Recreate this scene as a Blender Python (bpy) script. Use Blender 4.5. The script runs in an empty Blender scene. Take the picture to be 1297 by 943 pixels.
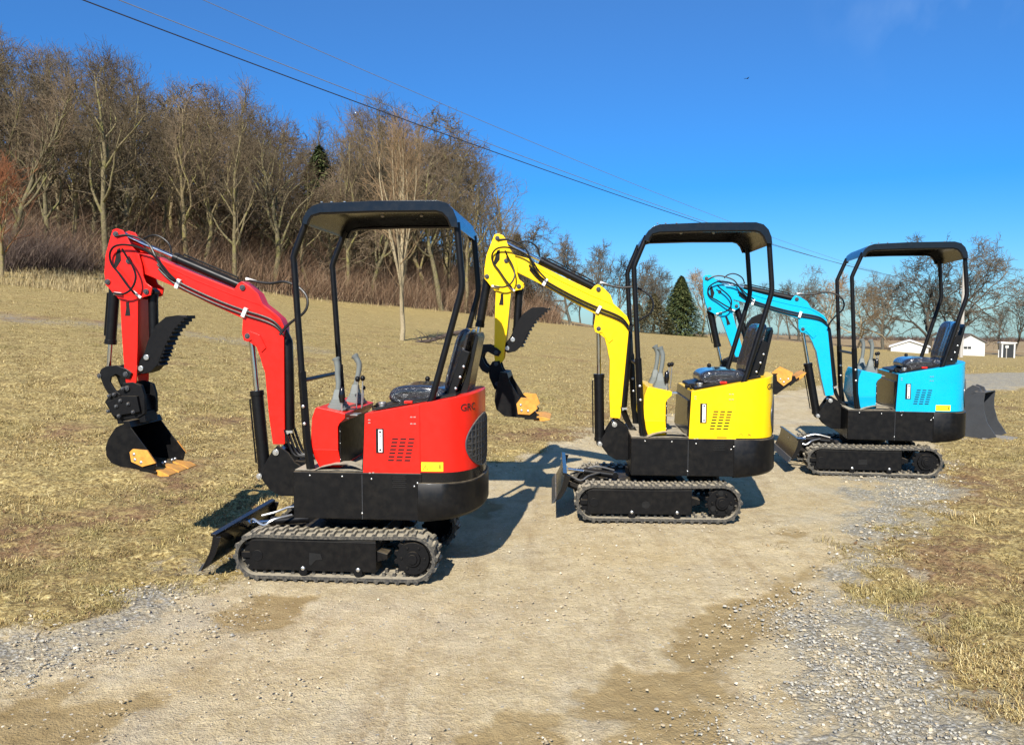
import bpy, math, random
import numpy as np
from mathutils import Matrix, Vector, noise as mnoise

R = math.radians
random.seed(7)
scene = bpy.context.scene
COL = scene.collection

# ------------------------------------------------------------------ camera
EYE = 1.55
cam_data = bpy.data.cameras.new("camera")
cam_data.sensor_width = 36.0
cam_data.lens = 27.76
cam_data.clip_start = 0.05
cam_data.clip_end = 6000
cam = bpy.data.objects.new("camera", cam_data)
cam.location = (0, 0, EYE)
cam.rotation_euler = (R(90 - 3.8), 0, 0)
COL.objects.link(cam)
scene.camera = cam

# ------------------------------------------------------------------ light
SUN_EL = 36.3
SUN_DIR = Vector((0.28, 1.33, -1.0)).normalized()      # the way the light travels
world = bpy.data.worlds.new("World")
scene.world = world
world.use_nodes = True
wn, wl = world.node_tree.nodes, world.node_tree.links
wn.clear()
sky = wn.new("ShaderNodeTexSky")
sky.sky_type = 'NISHITA'
sky.sun_disc = False
sky.sun_elevation = R(SUN_EL)
sky.sun_rotation = math.atan2(-SUN_DIR.x, -SUN_DIR.y)
sky.altitude = 300
sky.air_density = 1.0
sky.dust_density = 0.25
sky.ozone_density = 2.0
hs = wn.new("ShaderNodeHueSaturation")
hs.inputs['Saturation'].default_value = 1.15
hs.inputs['Hue'].default_value = 0.5
bg = wn.new("ShaderNodeBackground")
bg.inputs['Strength'].default_value = 0.105
wo = wn.new("ShaderNodeOutputWorld")
wl.new(sky.outputs[0], hs.inputs['Color'])
tint = wn.new("ShaderNodeMix"); tint.data_type = 'RGBA'; tint.blend_type = 'MULTIPLY'
tint.inputs[0].default_value = 1
tcw = wn.new("ShaderNodeTexCoord"); sxy = wn.new("ShaderNodeSeparateXYZ"); rmp = wn.new("ShaderNodeValToRGB")
wl.new(tcw.outputs['Generated'], sxy.inputs[0]); wl.new(sxy.outputs['Z'], rmp.inputs[0])
for e_, (p_, c_) in zip((rmp.color_ramp.elements[0], rmp.color_ramp.elements[1], rmp.color_ramp.elements.new(.16)), ((0.0, (.27, .46, .70, 1)), (.38, (.010, .37, .84, 1)), (.16, (.13, .46, .80, 1)))):
    e_.position = p_; e_.color = c_
wl.new(rmp.outputs[0], tint.inputs[7])
wl.new(hs.outputs[0], tint.inputs[6])
# one faint wisp of cirrus high on the right
cm = wn.new("ShaderNodeMapping"); cm.inputs['Rotation'].default_value = (0, 0, R(-30)); cm.inputs['Scale'].default_value = (7, 1.6, 5)
cn = wn.new("ShaderNodeTexNoise"); cn.inputs['Scale'].default_value = 2.2; cn.inputs['Detail'].default_value = 6
cd_ = wn.new("ShaderNodeVectorMath"); cd_.operation = 'DISTANCE'; cd_.inputs[1].default_value = (.43, .83, .36)
cr1 = wn.new("ShaderNodeMapRange"); cr1.inputs[1].default_value = .13; cr1.inputs[2].default_value = .03
cr2 = wn.new("ShaderNodeMapRange"); cr2.inputs[1].default_value = .48; cr2.inputs[2].default_value = .75
cmul = wn.new("ShaderNodeMath"); cmul.operation = 'MULTIPLY'
cmul2 = wn.new("ShaderNodeMath"); cmul2.operation = 'MULTIPLY'; cmul2.inputs[1].default_value = .13
cmx = wn.new("ShaderNodeMix"); cmx.data_type = 'RGBA'; cmx.inputs[7].default_value = (5.0, 6.2, 7.5, 1)
wl.new(tcw.outputs['Generated'], cm.inputs[0]); wl.new(cm.outputs[0], cn.inputs['Vector']); wl.new(tcw.outputs['Generated'], cd_.inputs[0])
wl.new(cd_.outputs['Value'], cr1.inputs[0]); wl.new(cn.outputs['Fac'], cr2.inputs[0]); wl.new(cr1.outputs[0], cmul.inputs[0]); wl.new(cr2.outputs[0], cmul.inputs[1])
wl.new(cmul.outputs[0], cmul2.inputs[0]); wl.new(cmul2.outputs[0], cmx.inputs[0]); wl.new(tint.outputs[2], cmx.inputs[6])
wl.new(cmx.outputs[2], bg.inputs['Color'])
wl.new(bg.outputs[0], wo.inputs['Surface'])

sd = bpy.data.lights.new("sun", 'SUN')
sd.energy = 5.0
sd.angle = R(0.5)
sd.color = (1.0, 0.95, 0.87)
sun = bpy.data.objects.new("sun", sd)
sun.rotation_euler = SUN_DIR.to_track_quat('-Z', 'Y').to_euler()
sun.location = (-5, -10, 20)
COL.objects.link(sun)

scene.view_settings.view_transform = 'Standard'
scene.view_settings.look = 'None'
scene.view_settings.gamma = 1
scene.view_settings.exposure = 0.76
scene.view_settings.use_curve_mapping = False
scene.render.engine = 'CYCLES'
scene.cycles.use_denoising = True
scene.cycles.max_bounces = 6
scene.cycles.diffuse_bounces = 3
scene.cycles.glossy_bounces = 3
scene.cycles.transparent_max_bounces = 8

# ------------------------------------------------------------------ materials
class NT:
    """small node-tree writer"""
    def __init__(s, name):
        s.mat = bpy.data.materials.new(name)
        s.mat.use_nodes = True
        s.n, s.l = s.mat.node_tree.nodes, s.mat.node_tree.links
        s.bsdf = s.n['Principled BSDF']
    def node(s, typ, **kw):
        nd = s.n.new(typ)
        for k, v in kw.items():
            if k in nd.inputs: nd.inputs[k].default_value = v
            else: setattr(nd, k, v)
        return nd
    def link(s, a, b): s.l.new(a, b)
    def coord(s, out='Object'):
        if not hasattr(s, '_c'): s._c = s.n.new('ShaderNodeTexCoord')
        return s._c.outputs[out]
    def noise(s, scale, detail=4, rough=.55, vec=None, dist=0):
        nd = s.node('ShaderNodeTexNoise')
        nd.inputs['Scale'].default_value = scale
        nd.inputs['Detail'].default_value = detail
        nd.inputs['Roughness'].default_value = rough
        nd.inputs['Distortion'].default_value = dist
        s.link(vec or s.coord(), nd.inputs['Vector'])
        return nd.outputs['Fac']
    def ramp(s, fac, stops):
        nd = s.node('ShaderNodeValToRGB')
        el = nd.color_ramp.elements
        while len(el) < len(stops): el.new(0.5)
        for e, (p, c) in zip(el, stops):
            e.position = p
            e.color = c if len(c) == 4 else (*c, 1)
        s.link(fac, nd.inputs[0])
        return nd.outputs[0]
    def range(s, v, a, b, c=0, d=1):
        nd = s.node('ShaderNodeMapRange')
        for i, x in zip((1, 2, 3, 4), (a, b, c, d)): nd.inputs[i].default_value = x
        s.link(v, nd.inputs[0])
        return nd.outputs[0]
    def mix(s, fac, a, b, mode='MIX'):
        nd = s.node('ShaderNodeMix', data_type='RGBA', blend_type=mode)
        for i, x in ((0, fac), (6, a), (7, b)):
            if isinstance(x, (int, float)): nd.inputs[i].default_value = x
            elif isinstance(x, tuple): nd.inputs[i].default_value = (*x, 1) if len(x) == 3 else x
            else: s.link(x, nd.inputs[i])
        return nd.outputs[2]
    def math(s, op, a, b=None):
        nd = s.node('ShaderNodeMath', operation=op)
        for i, x in ((0, a), (1, b)):
            if x is None: continue
            if isinstance(x, (int, float)): nd.inputs[i].default_value = x
            else: s.link(x, nd.inputs[i])
        return nd.outputs[0]
    def attr(s, name):
        nd = s.node('ShaderNodeAttribute', attribute_name=name)
        return nd.outputs['Fac']
    def bump(s, h, dist, strength=1.0):
        nd = s.node('ShaderNodeBump')
        nd.inputs['Distance'].default_value = dist
        nd.inputs['Strength'].default_value = strength
        s.link(h, nd.inputs['Height'])
        s.link(nd.outputs[0], s.bsdf.inputs['Normal'])
    def up(s):
        g = s.node('ShaderNodeNewGeometry')
        x = s.node('ShaderNodeSeparateXYZ')
        s.link(g.outputs['Normal'], x.inputs[0])
        return x.outputs['Z']
    def base(s, c): s.set('Base Color', c)
    def set(s, key, v):
        i = s.bsdf.inputs[key]
        if isinstance(v, (int, float)): i.default_value = v
        elif isinstance(v, tuple): i.default_value = (*v, 1) if len(v) == 3 else v
        else: s.link(v, i)

DUST = (0.36, 0.28, 0.17)

def painted(name, col, rough=.28, dust=.25, metallic=0, coat=.3, wear=.06, scale=6.0, spec=.3):
    """sprayed steel: slight colour drift, fine dust lying on upward faces, uneven gloss"""
    t = NT(name)
    n1 = t.noise(scale, 5, .6)
    n2 = t.noise(scale * 4.5, 4, .55)
    dark = tuple(c * (1 - wear * 3) for c in col)
    c = t.mix(t.range(n1, .35, .7), col, dark)
    d1 = t.range(t.up(), .55, 1.0)
    d2 = t.range(n2, .40, .68)
    d3 = t.range(n1, .30, .65)
    dd = t.math('MULTIPLY', t.math('MULTIPLY', d1, t.math('ADD', t.math('MULTIPLY', d2, .6), d3)), dust)
    film = t.math('MULTIPLY', t.math('MULTIPLY', d2, d3), dust * .04)
    dd = t.math('MAXIMUM', dd, film)
    c = t.mix(dd, c, DUST)
    t.base(c)
    t.set('Roughness', t.math('ADD', t.range(n2, .3, .7, rough * .88, rough * 1.15), t.math('MULTIPLY', dd, .5)))
    t.set('Metallic', metallic)
    t.set('Coat Weight', coat)
    t.set('Specular IOR Level', spec)
    t.set('Coat Roughness', .12)
    t.bump(t.noise(scale * 5, 2), .0008, .12)
    return t.mat

M = {}
M['red'] = painted('red paint', (0.72, 0.012, 0.006), .34, .10, coat=.12, wear=.04)
M['yellow'] = painted('yellow paint', (0.88, 0.55, 0.002), .34, .10, coat=.12, wear=.02)
M['cyan'] = painted('cyan paint', (0.0, 0.37, 0.60), .28, .08, coat=.2, wear=.03)
M['black'] = painted('black semi gloss', (0.005, 0.005, 0.0055), .36, .08, coat=.03, spec=.22)
M['gloss'] = painted('black gloss', (0.004, 0.004, 0.005), .24, .05, coat=.25, spec=.35)
M['iron'] = painted('dusty black iron', (0.005, 0.005, 0.0055), .5, .14, coat=0, scale=14, spec=.14)
M['body'] = painted('dusty black bodywork', (0.0045, 0.0045, 0.005), .40, .40, coat=.03, scale=5, spec=.17)
M['chrome'] = painted('chrome rod', (0.62, 0.63, 0.65), .12, .05, metallic=1, coat=0)
M['zinc'] = painted('zinc plated bolt', (0.62, 0.61, 0.58), .3, .1, metallic=.85, coat=0)
M['orange'] = painted('worn orange steel', (0.66, 0.30, 0.05), .5, .25, coat=0, wear=.12, scale=25)
M['grey_plastic'] = painted('grey plastic', (0.15, 0.165, 0.155), .5, .08, coat=0)
M['clip'] = painted('white hose clip', (0.72, 0.70, 0.66), .4, .15, coat=0)
M['hose'] = painted('black rubber hose', (0.006, 0.006, 0.006), .4, .1, coat=0, scale=20)
M['sticker'] = painted('yellow sticker', (0.85, 0.70, 0.02), .35, .08)
M['ink'] = painted('black print', (0.02, 0.018, 0.016), .5, 0, coat=0)
M['white'] = painted('white plastic', (0.75, 0.75, 0.72), .35, .1)
M['dark'] = painted('matt black and opening shade', (0.006, 0.006, 0.006), .8, .1, coat=0)  # near black: shade inside slots and holes put into the colour; also plain black parts
M['graysteel'] = painted('grey black steel', (0.045, 0.048, 0.053), .42, .45, coat=.1, scale=10)

def mk_rubber(name, dusty):
    t = NT(name)
    n1, n2 = t.noise(11, 5, .7), t.noise(60, 3, .6)
    up = t.range(t.up(), .1, .8)
    d = t.math('MULTIPLY', up, t.range(n1, .25, .48))
    side = t.math('MULTIPLY', t.range(n2, .42, .62), .16)
    f = t.math('MULTIPLY', t.math('MAXIMUM', d, side), dusty)
    t.base(t.mix(f, (0.022, 0.021, 0.019), (0.44, 0.38, 0.27)))
    t.set('Roughness', .75)
    t.bump(n2, .003, .6)
    return t.mat
M['rubber'] = mk_rubber('dusty track rubber', .85)

def mk_wrap():
    t = NT('seat vinyl in plastic wrap')
    v = t.node('ShaderNodeTexVoronoi', feature='DISTANCE_TO_EDGE')
    v.inputs['Scale'].default_value = 13
    n = t.noise(22, 4, .6, dist=1.5)
    t.link(t.coord(), v.inputs['Vector'])
    t.base((0.022, 0.022, 0.026))
    t.set('Roughness', .16)
    t.set('Coat Weight', 1.0)
    t.set('Coat Roughness', .06)
    t.bump(t.math('ADD', v.outputs['Distance'], n), .03, .9)
    return t.mat
M['wrap'] = mk_wrap()

def mk_mesh():
    t = NT('perforated black grille')
    v = t.node('ShaderNodeTexVoronoi')
    v.inputs['Scale'].default_value = 55
    t.link(t.coord(), v.inputs['Vector'])
    t.base(t.mix(t.range(v.outputs['Distance'], .25, .5), (0.003, 0.003, 0.003), (0.05, 0.045, 0.04)))
    t.set('Roughness', .5)
    t.bump(v.outputs['Distance'], .006)
    return t.mat
M['grille'] = mk_mesh()

# ------------------------------------------------------------------ mesh builder
class MB:
    def __init__(s, T=None):
        s.v, s.f, s.T = [], [], T
    def add(s, verts, faces):
        b = len(s.v)
        for p in verts:
            p = Vector(p)
            s.v.append(tuple(s.T @ p) if s.T is not None else tuple(p))
        s.f += [tuple(b + i for i in fc) for fc in faces]
        return s
    def box(s, c, d, rot=None):
        x, y, z = (q / 2 for q in d)
        vs = [Vector((i * x, j * y, k * z)) for i in (-1, 1) for j in (-1, 1) for k in (-1, 1)]
        if rot is not None: vs = [rot @ q for q in vs]
        vs = [q + Vector(c) for q in vs]
        return s.add(vs, [(0, 1, 3, 2), (4, 6, 7, 5), (0, 4, 5, 1), (2, 3, 7, 6), (0, 2, 6, 4), (1, 5, 7, 3)])
    def loft(s, rings, cap=True, closed=True):
        n = len(rings[0])
        vs = [p for r in rings for p in r]
        fs = []
        for k in range(len(rings) - 1):
            for i in range(n if closed else n - 1):
                j = (i + 1) % n
                fs.append((k * n + i, k * n + j, (k + 1) * n + j, (k + 1) * n + i))
        if cap:
            fs.append(tuple(reversed(range(n))))
            fs.append(tuple((len(rings) - 1) * n + i for i in range(n)))
        return s.add(vs, fs)
    def prism(s, pts, y0, y1):
        return s.loft([[(x, y0, z) for x, z in pts], [(x, y1, z) for x, z in pts]])
    def prism_z(s, pts, z0, z1):
        return s.loft([[(x, y, z0) for x, y in pts], [(x, y, z1) for x, y in pts]])
    def tube(s, pts, r, n=8, cap=True):
        pts = [Vector(p) for p in pts]
        rs = r if isinstance(r, (list, tuple)) else [r] * len(pts)
        rings = []
        prev = None
        for i, p in enumerate(pts):
            d = (pts[min(i + 1, len(pts) - 1)] - pts[max(i - 1, 0)]).normalized()
            if prev is None:
                a = d.cross(Vector((0, 0, 1)))
                if a.length < .2: a = d.cross(Vector((0, 1, 0)))
            else:
                a = prev - d * prev.dot(d)
            a.normalize(); prev = a
            b = d.cross(a)
            rings.append([p + (a * math.cos(t) + b * math.sin(t)) * rs[i] for t in (2 * math.pi * k / n for k in range(n))])
        return s.loft(rings, cap)
    def cyl(s, p0, p1, r, n=20):
        return s.tube([p0, p1], r, n)
    def ycyl(s, x, z, y0, y1, r, n=20):
        return s.cyl((x, y0, z), (x, y1, z), r, n)
    def ball(s, c, r, n=10, sc=(1, 1, 1)):
        c = Vector(c)
        rings = []
        for i in range(n + 1):
            t = math.pi * (0.02 + 0.96 * i / n)
            rings.append([c + Vector((r * sc[0] * math.sin(t) * math.cos(a), r * sc[1] * math.sin(t) * math.sin(a), r * sc[2] * math.cos(t))) for a in (2 * math.pi * k / (2 * n) for k in range(2 * n))])
        return s.loft(rings)
    def strip(s, pts, th, y0, y1):
        """a bent plate: polyline (x, z) thickened and spread from y0 to y1"""
        P = [Vector((x, z)) for x, z in pts]
        off = []
        for i, p in enumerate(P):
            d = (P[min(i + 1, len(P) - 1)] - P[max(i - 1, 0)]).normalized()
            off.append(p + Vector((d.y, -d.x)) * th)
        return s.prism([tuple(p) for p in P] + [tuple(p) for p in reversed(off)], y0, y1)
    def build(s, name, mat, parent=None, bevel=0, sharp=38, seg=2):
        me = bpy.data.meshes.new(name)
        me.from_pydata(s.v, [], s.f)
        me.materials.append(M[mat] if isinstance(mat, str) else mat)
        fix_normals(me)
        me.polygons.foreach_set('use_smooth', [True] * len(me.polygons))
        me.set_sharp_from_angle(angle=R(sharp))
        o = bpy.data.objects.new(name, me)
        COL.objects.link(o)
        if parent is not None: o.parent = parent
        if bevel:
            b = o.modifiers.new('bevel', 'BEVEL')
            b.width = bevel; b.segments = seg; b.limit_method = 'ANGLE'; b.angle_limit = R(40)
            b.harden_normals = True
        return o

import bmesh
def fix_normals(me):
    bm = bmesh.new()
    bm.from_mesh(me)
    bmesh.ops.recalc_face_normals(bm, faces=bm.faces)
    bm.to_mesh(me)
    bm.free()

def smooth_path(pts, k=3):
    """Catmull-Rom through the given points"""
    P = [Vector(p) for p in pts]
    out = []
    for i in range(len(P) - 1):
        p0, p1, p2, p3 = P[max(i - 1, 0)], P[i], P[i + 1], P[min(i + 2, len(P) - 1)]
        for j in range(k):
            t = j / k
            out.append(.5 * ((2 * p1) + (p2 - p0) * t + (2 * p0 - 5 * p1 + 4 * p2 - p3) * t * t + (3 * p1 - p0 - 3 * p2 + p3) * t ** 3))
    out.append(P[-1])
    return out

def tag(o, label, cat, group=None, kind=None):
    if label: o['label'] = label
    if cat: o['category'] = cat
    if group: o['group'] = group
    if kind: o['kind'] = kind
    return o

def empty(name, loc=(0, 0, 0), rz=0):
    o = bpy.data.objects.new(name, None)
    o.location = loc
    o.rotation_euler = (0, 0, rz)
    o.empty_display_size = .2
    COL.objects.link(o)
    return o

def numpy_mesh(name, co, faces_flat, sizes, mat, smooth=False, attrs=None):
    me = bpy.data.meshes.new(name)
    me.vertices.add(len(co))
    me.vertices.foreach_set('co', np.asarray(co, np.float32).ravel())
    me.loops.add(len(faces_flat))
    me.loops.foreach_set('vertex_index', np.asarray(faces_flat, np.int32))
    me.polygons.add(len(sizes))
    starts = np.concatenate(([0], np.cumsum(sizes)[:-1])).astype(np.int32)
    me.polygons.foreach_set('loop_start', starts)
    me.polygons.foreach_set('use_smooth', np.full(len(sizes), smooth, bool))
    for k, a in (attrs or {}).items():
        at = me.attributes.new(k, 'FLOAT', 'POINT')
        at.data.foreach_set('value', np.asarray(a, np.float32))
    me.update(calc_edges=True)
    me.validate()
    for m in (mat if isinstance(mat, list) else [mat]): me.materials.append(m)
    o = bpy.data.objects.new(name, me)
    COL.objects.link(o)
    return o

# ------------------------------------------------------------------ terrain height
rng = np.random.default_rng(11)
_LAT = rng.random((256, 256))
def vnoise(x, y):
    xi, yi = np.floor(x).astype(int), np.floor(y).astype(int)
    fx, fy = x - xi, y - yi
    fx, fy = fx * fx * (3 - 2 * fx), fy * fy * (3 - 2 * fy)
    g = lambda a, b: _LAT[a & 255, b & 255]
    return (g(xi, yi) * (1 - fx) + g(xi + 1, yi) * fx) * (1 - fy) + (g(xi, yi + 1) * (1 - fx) + g(xi + 1, yi + 1) * fx) * fy
def fbm(x, y, sc, oct=4, gain=.5):
    a, s, t = 1.0, 0.0, 0.0
    for i in range(oct):
        s = s + a * (vnoise(x * sc + 17.3 * i, y * sc + 5.1 * i) - .5)
        t += a; a *= gain; sc *= 2.03
    return s / t * 2
# bearing (in thousandths of the tangent from the camera axis) -> edge of the mown field and the land behind it
_B  = np.array([-1100, -648, -520, -450, -250, -100, 50, 180, 310, 450, 550, 650, 1100], float)
_DE = np.array([30, 36, 40, 42, 50, 58, 68, 85, 100, 118, 125, 130, 150], float)
_YE = np.array([330, 346, 353, 358, 386, 399, 410, 421, 429, 442, 448, 452, 458], float)
_DF = np.array([70, 75, 80, 82, 92, 100, 108, 130, 200, 260, 290, 300, 320], float)
_ZF = np.array([15, 14, 13.5, 13, 12, 9.5, 2.2, -1.2, -1.6, -5.0, -6.2, -7.0, -8], float)
_D2 = np.array([14, 16, 16, 16, 18, 18, 18, 20, 22, 23, 24, 25, 25], float)
_D1 = np.array([6, 6, 6, 6, 6, 6.5, 7, 9, 14, 19, 21, 22, 22], float)
def big_shape(b, D):
    de, ye = np.interp(b, _B, _DE), np.interp(b, _B, _YE)
    ze = EYE - (ye - 405) / 1000 * de
    df, zf = np.interp(b, _B, _DF), np.interp(b, _B, _ZF)
    d1 = np.interp(b, _B, _D1)
    z = np.where(D < d1, 0, np.where(D < de, ze * (D - d1) / (de - d1),
        np.where(D < df, ze + (zf - ze) * (D - de) / (df - de), 0)))
    far = np.clip((D - df) / np.maximum(700 - df, 1), 0, 1)
    zfar = zf + (-17 - zf) * far - np.maximum(D - 700, 0) * .0262
    z = np.where(D >= df, zfar, z)
    return z
def terrain(x, y):
    x, y = np.asarray(x, float), np.asarray(y, float)
    r = np.hypot(x, y)
    D = np.maximum(y, .62 * r)
    b = np.clip(1000 * x / np.maximum(y, 1e-3 + .62 * r), -1100, 1100)
    z = 0
    for k, w in ((.86, .2), (.94, .2), (1, .2), (1.06, .2), (1.14, .2)):
        z = z + w * big_shape(b, D * k)
    front = np.clip((y / np.maximum(r, .01) + .25) * 2, 0, 1)
    z = z * front
    fade = np.clip((r - 7) / 14, 0, 1)
    z = z + fade * .10 * fbm(x, y, .16, 3)
    # the drive climbs a few centimetres towards the second and third digger
    z = z - .025 * np.clip((16 - r) / 5, 0, 1)
    z = z + .048 * np.clip((x + .2) / 1.0, 0, 1) * np.clip((y - 4.2) / 1.2, 0, 1) * np.clip((16 - r) / 5, 0, 1) + .018 * np.clip((x - 2.0) / 1.2, 0, 1) * np.clip((y - 5.5) / 1.2, 0, 1) * np.clip((16 - r) / 5, 0, 1)
    return z
def tz(x, y): return float(terrain(x, y))
PITCH = R(3.8)
def on_ground(px, py, d0=2.0):
    """where the sight line through a spot of the photograph meets the land"""
    u, v = (px - 648.5) / 1000, -(py - 471.5) / 1000
    dx, dy, dz = u, math.cos(PITCH) + v * math.sin(PITCH), -math.sin(PITCH) + v * math.cos(PITCH)
    t = d0
    while t < 900:
        if EYE + dz * t < tz(dx * t, dy * t): return dx * t, dy * t
        t *= 1.004
    return dx * 900, dy * 900
def bearing(px, D):
    """ground point on a bearing at a distance"""
    x = (px - 648.5) / 1000 * D
    return x, D

# ------------------------------------------------------------------ ground cover masks (world metres)
def sdist(x, y, poly):
    """signed distance to a polygon, negative inside"""
    P = np.array(poly, float); Q = np.roll(P, -1, 0)
    d = np.full(x.shape, 1e9); inside = np.zeros(x.shape, bool)
    for (ax, ay), (bx, by) in zip(P, Q):
        ex, ey = bx - ax, by - ay
        t = np.clip(((x - ax) * ex + (y - ay) * ey) / (ex * ex + ey * ey + 1e-9), 0, 1)
        d = np.minimum(d, np.hypot(x - ax - t * ex, y - ay - t * ey))
        c = ((ay > y) != (by > y)) & (x < ex * (y - ay) / (ey + 1e-12 * (ey == 0)) + ax)
        inside ^= c
    return np.where(inside, -d, d)
def flat(*pts):
    """photo measurements of the level drive turned into metres on the ground"""
    out = []
    for px, py in pts:
        u, v = (px - 648.5) / 1000, -(py - 471.5) / 1000
        dy, dz = math.cos(PITCH) + v * math.sin(PITCH), -math.sin(PITCH) + v * math.cos(PITCH)
        t = -EYE / dz
        out.append((u * t, dy * t))
    return out
ROAD = flat((0, 785), (100, 765), (200, 738), (330, 690), (450, 650), (620, 590), (700, 570), (760, 545), (860, 520), (960, 500), (1100, 480), (1297, 463), (1500, 457)) + \
       flat((1500, 482), (1297, 492), (1235, 503), (1205, 560), (1190, 600), (1150, 650), (1110, 700), (1120, 760), (1180, 850), (1260, 920)) + [(1.9, 2.0), (3, 0), (8, -12), (-9, -12), (-4.5, 1.0)]
GRAVEL = [flat((-200, 870), (0, 800), (100, 768), (200, 733), (290, 700), (350, 690), (300, 722), (200, 768), (120, 803), (0, 845), (-200, 930)),
          flat((1090, 615), (1140, 590), (1200, 590), (1160, 650), (1120, 700), (1140, 780), (1200, 850), (1297, 900), (1500, 1000)) + [(2.4, 1.0), (1.0, .8)] + flat((925, 943), (960, 860), (1000, 790), (1035, 740), (1050, 700), (1075, 655)),
          flat((1210, 468), (1297, 463), (1500, 458), (1500, 484), (1297, 491), (1215, 502))]
MUD = [flat((745, 865), (800, 832), (850, 792), (930, 745), (1000, 715), (1050, 700), (1045, 735), (1000, 780), (965, 850), (930, 943)) + [(.6, 1.8), (.2, 1.5), (.25, 2.6)] + flat((800, 905)),
       flat((590, 943), (640, 893), (690, 925), (690, 1100), (560, 1100)), flat((-60, 870), (100, 850), (170, 885), (100, 943), (-60, 1000)),
       flat((560, 640), (600, 622), (650, 640), (620, 655)), flat((900, 700), (1000, 668), (1060, 672), (1010, 700)), flat((250, 770), (330, 745), (420, 742), (340, 775))]
CLAY = [flat((-60, 665), (100, 652), (150, 690), (80, 712), (-60, 722)), flat((180, 610), (250, 600), (260, 640), (200, 650)), flat((1130, 690), (1230, 680), (1250, 760), (1160, 770)), flat((1180, 600), (1260, 585), (1290, 620), (1200, 640))]
def masks(x, y):
    n1, n2 = fbm(x, y, 1.3, 4), fbm(x + 40, y, 4.0, 4)
    w = .30 * n1 + .26 * n2
    near = np.clip(1 - (np.hypot(x, y) - 25) / 10, 0, 1)
    sm = lambda d, s: np.clip(.5 - d / s, 0, 1)
    road = sm(sdist(x, y, ROAD) + w * 1.3, .55)
    gr = 0
    for p in GRAVEL: gr = np.maximum(gr, sm(sdist(x, y, p) + w * 1.6, .85))
    mud = 0
    for p in MUD: mud = np.maximum(mud, sm(sdist(x, y, p) + w * .9, .22))
    mud = mud * (1 - .8 * gr)
    clay = 0
    for p in CLAY: clay = np.maximum(clay, sm(sdist(x, y, p) + w * 1.6, .5))
    clay = np.clip(np.maximum(clay * .8, np.clip(fbm(x, y, .8, 4) * 2.2 - .62, 0, 1) * near), 0, 1)
    b = np.clip(1000 * x / np.maximum(y, 1e-3 + .62 * np.hypot(x, y)), -1100, 1100)
    D = np.maximum(y, .62 * np.hypot(x, y))
    de = np.interp(b, _B, _DE)
    wood = np.clip((D - de + 1.5 * n1) / 1.5, 0, 1) * np.clip((80 - b) / 60, 0, 1)
    far = np.clip((D - de + 2 * n1) / 2, 0, 1) * (1 - np.clip((80 - b) / 60, 0, 1))
    # the old track that crosses the field on the left
    yt = 20.5 + .10 * x + .6 * n1
    trk = np.clip(1 - np.abs(y - yt) / 1.1, 0, 1) * np.clip((-x - 3) / 3, 0, 1)
    return road, gr, mud, clay, wood, far, trk

# ------------------------------------------------------------------ ground sheet
def make_ground():
    th = []
    a = 0.0
    fine, coarse = R(.20), R(3.0)
    angs = []
    a = -math.pi
    while a < math.pi - 1e-6:
        angs.append(a)
        st = fine if abs(a + .0001) < R(36.5) else min(coarse, max(fine, (abs(a) - R(36.5)) * .35))
        a += st
    th = np.array(angs)
    rs = [.25, .6, 1.0, 1.4, 1.8]
    r = 2.0
    while r < 4000:
        rs.append(r)
        r *= 1.0040 if r < 30 else (1.009 if r < 140 else 1.05)
    rs = np.array(rs)
    Rr, Th = np.meshgrid(rs, th, indexing='ij')
    x, y = Rr * np.sin(Th), Rr * np.cos(Th)
    z = terrain(x, y)
    road, gr, mud, clay, wood, far, trk = masks(x, y)
    near = np.clip(1 - (Rr - 12) / 10, 0, 1)
    grass = (1 - road)
    rough = fbm(x, y, 9, 4, .6)
    z = z + near * (grass * (.034 * rough + .03 * fbm(x, y, 2.2, 3)) + gr * .012 * fbm(x, y, 22, 3, .7) + road * (1 - gr) * .004 * fbm(x, y, 14, 3))
    z = z - near * (mud * .012)
    # shallow wheel tracks along the drive
    z = z - near * .010 * np.exp(-(fbm(x * .9 + y * .3, y * .25, .9, 2) * 2.5) ** 2) * road
    co = np.stack([x, y, z], -1).reshape(-1, 3)
    nr, nt = x.shape
    i = np.arange(nr - 1)[:, None] * nt; j = np.arange(nt)[None, :]; k = (j + 1) % nt
    quads = np.stack([i + j, i + k, i + nt + k, i + nt + j], -1).reshape(-1, 4)
    quads = quads[:, ::-1]
    cidx = len(co)
    co = np.vstack([co, [[0, 0, float(terrain(0.0, 0.0))]]])
    tris = np.stack([np.full(nt, cidx), j[0], k[0]], -1)[:, ::-1]
    ff = np.concatenate([quads.ravel(), tris.ravel()])
    sizes = np.concatenate([np.full(len(quads), 4), np.full(len(tris), 3)])
    pad = lambda m: np.append(m.reshape(-1), 1.0)
    at = {'road': pad(road), 'gravel': pad(gr), 'mud': pad(mud), 'clay': pad(clay), 'wood': pad(wood), 'far': pad(far), 'track': pad(trk)}
    return numpy_mesh('ground', co, ff, sizes, mk_ground(), True, at)

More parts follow.
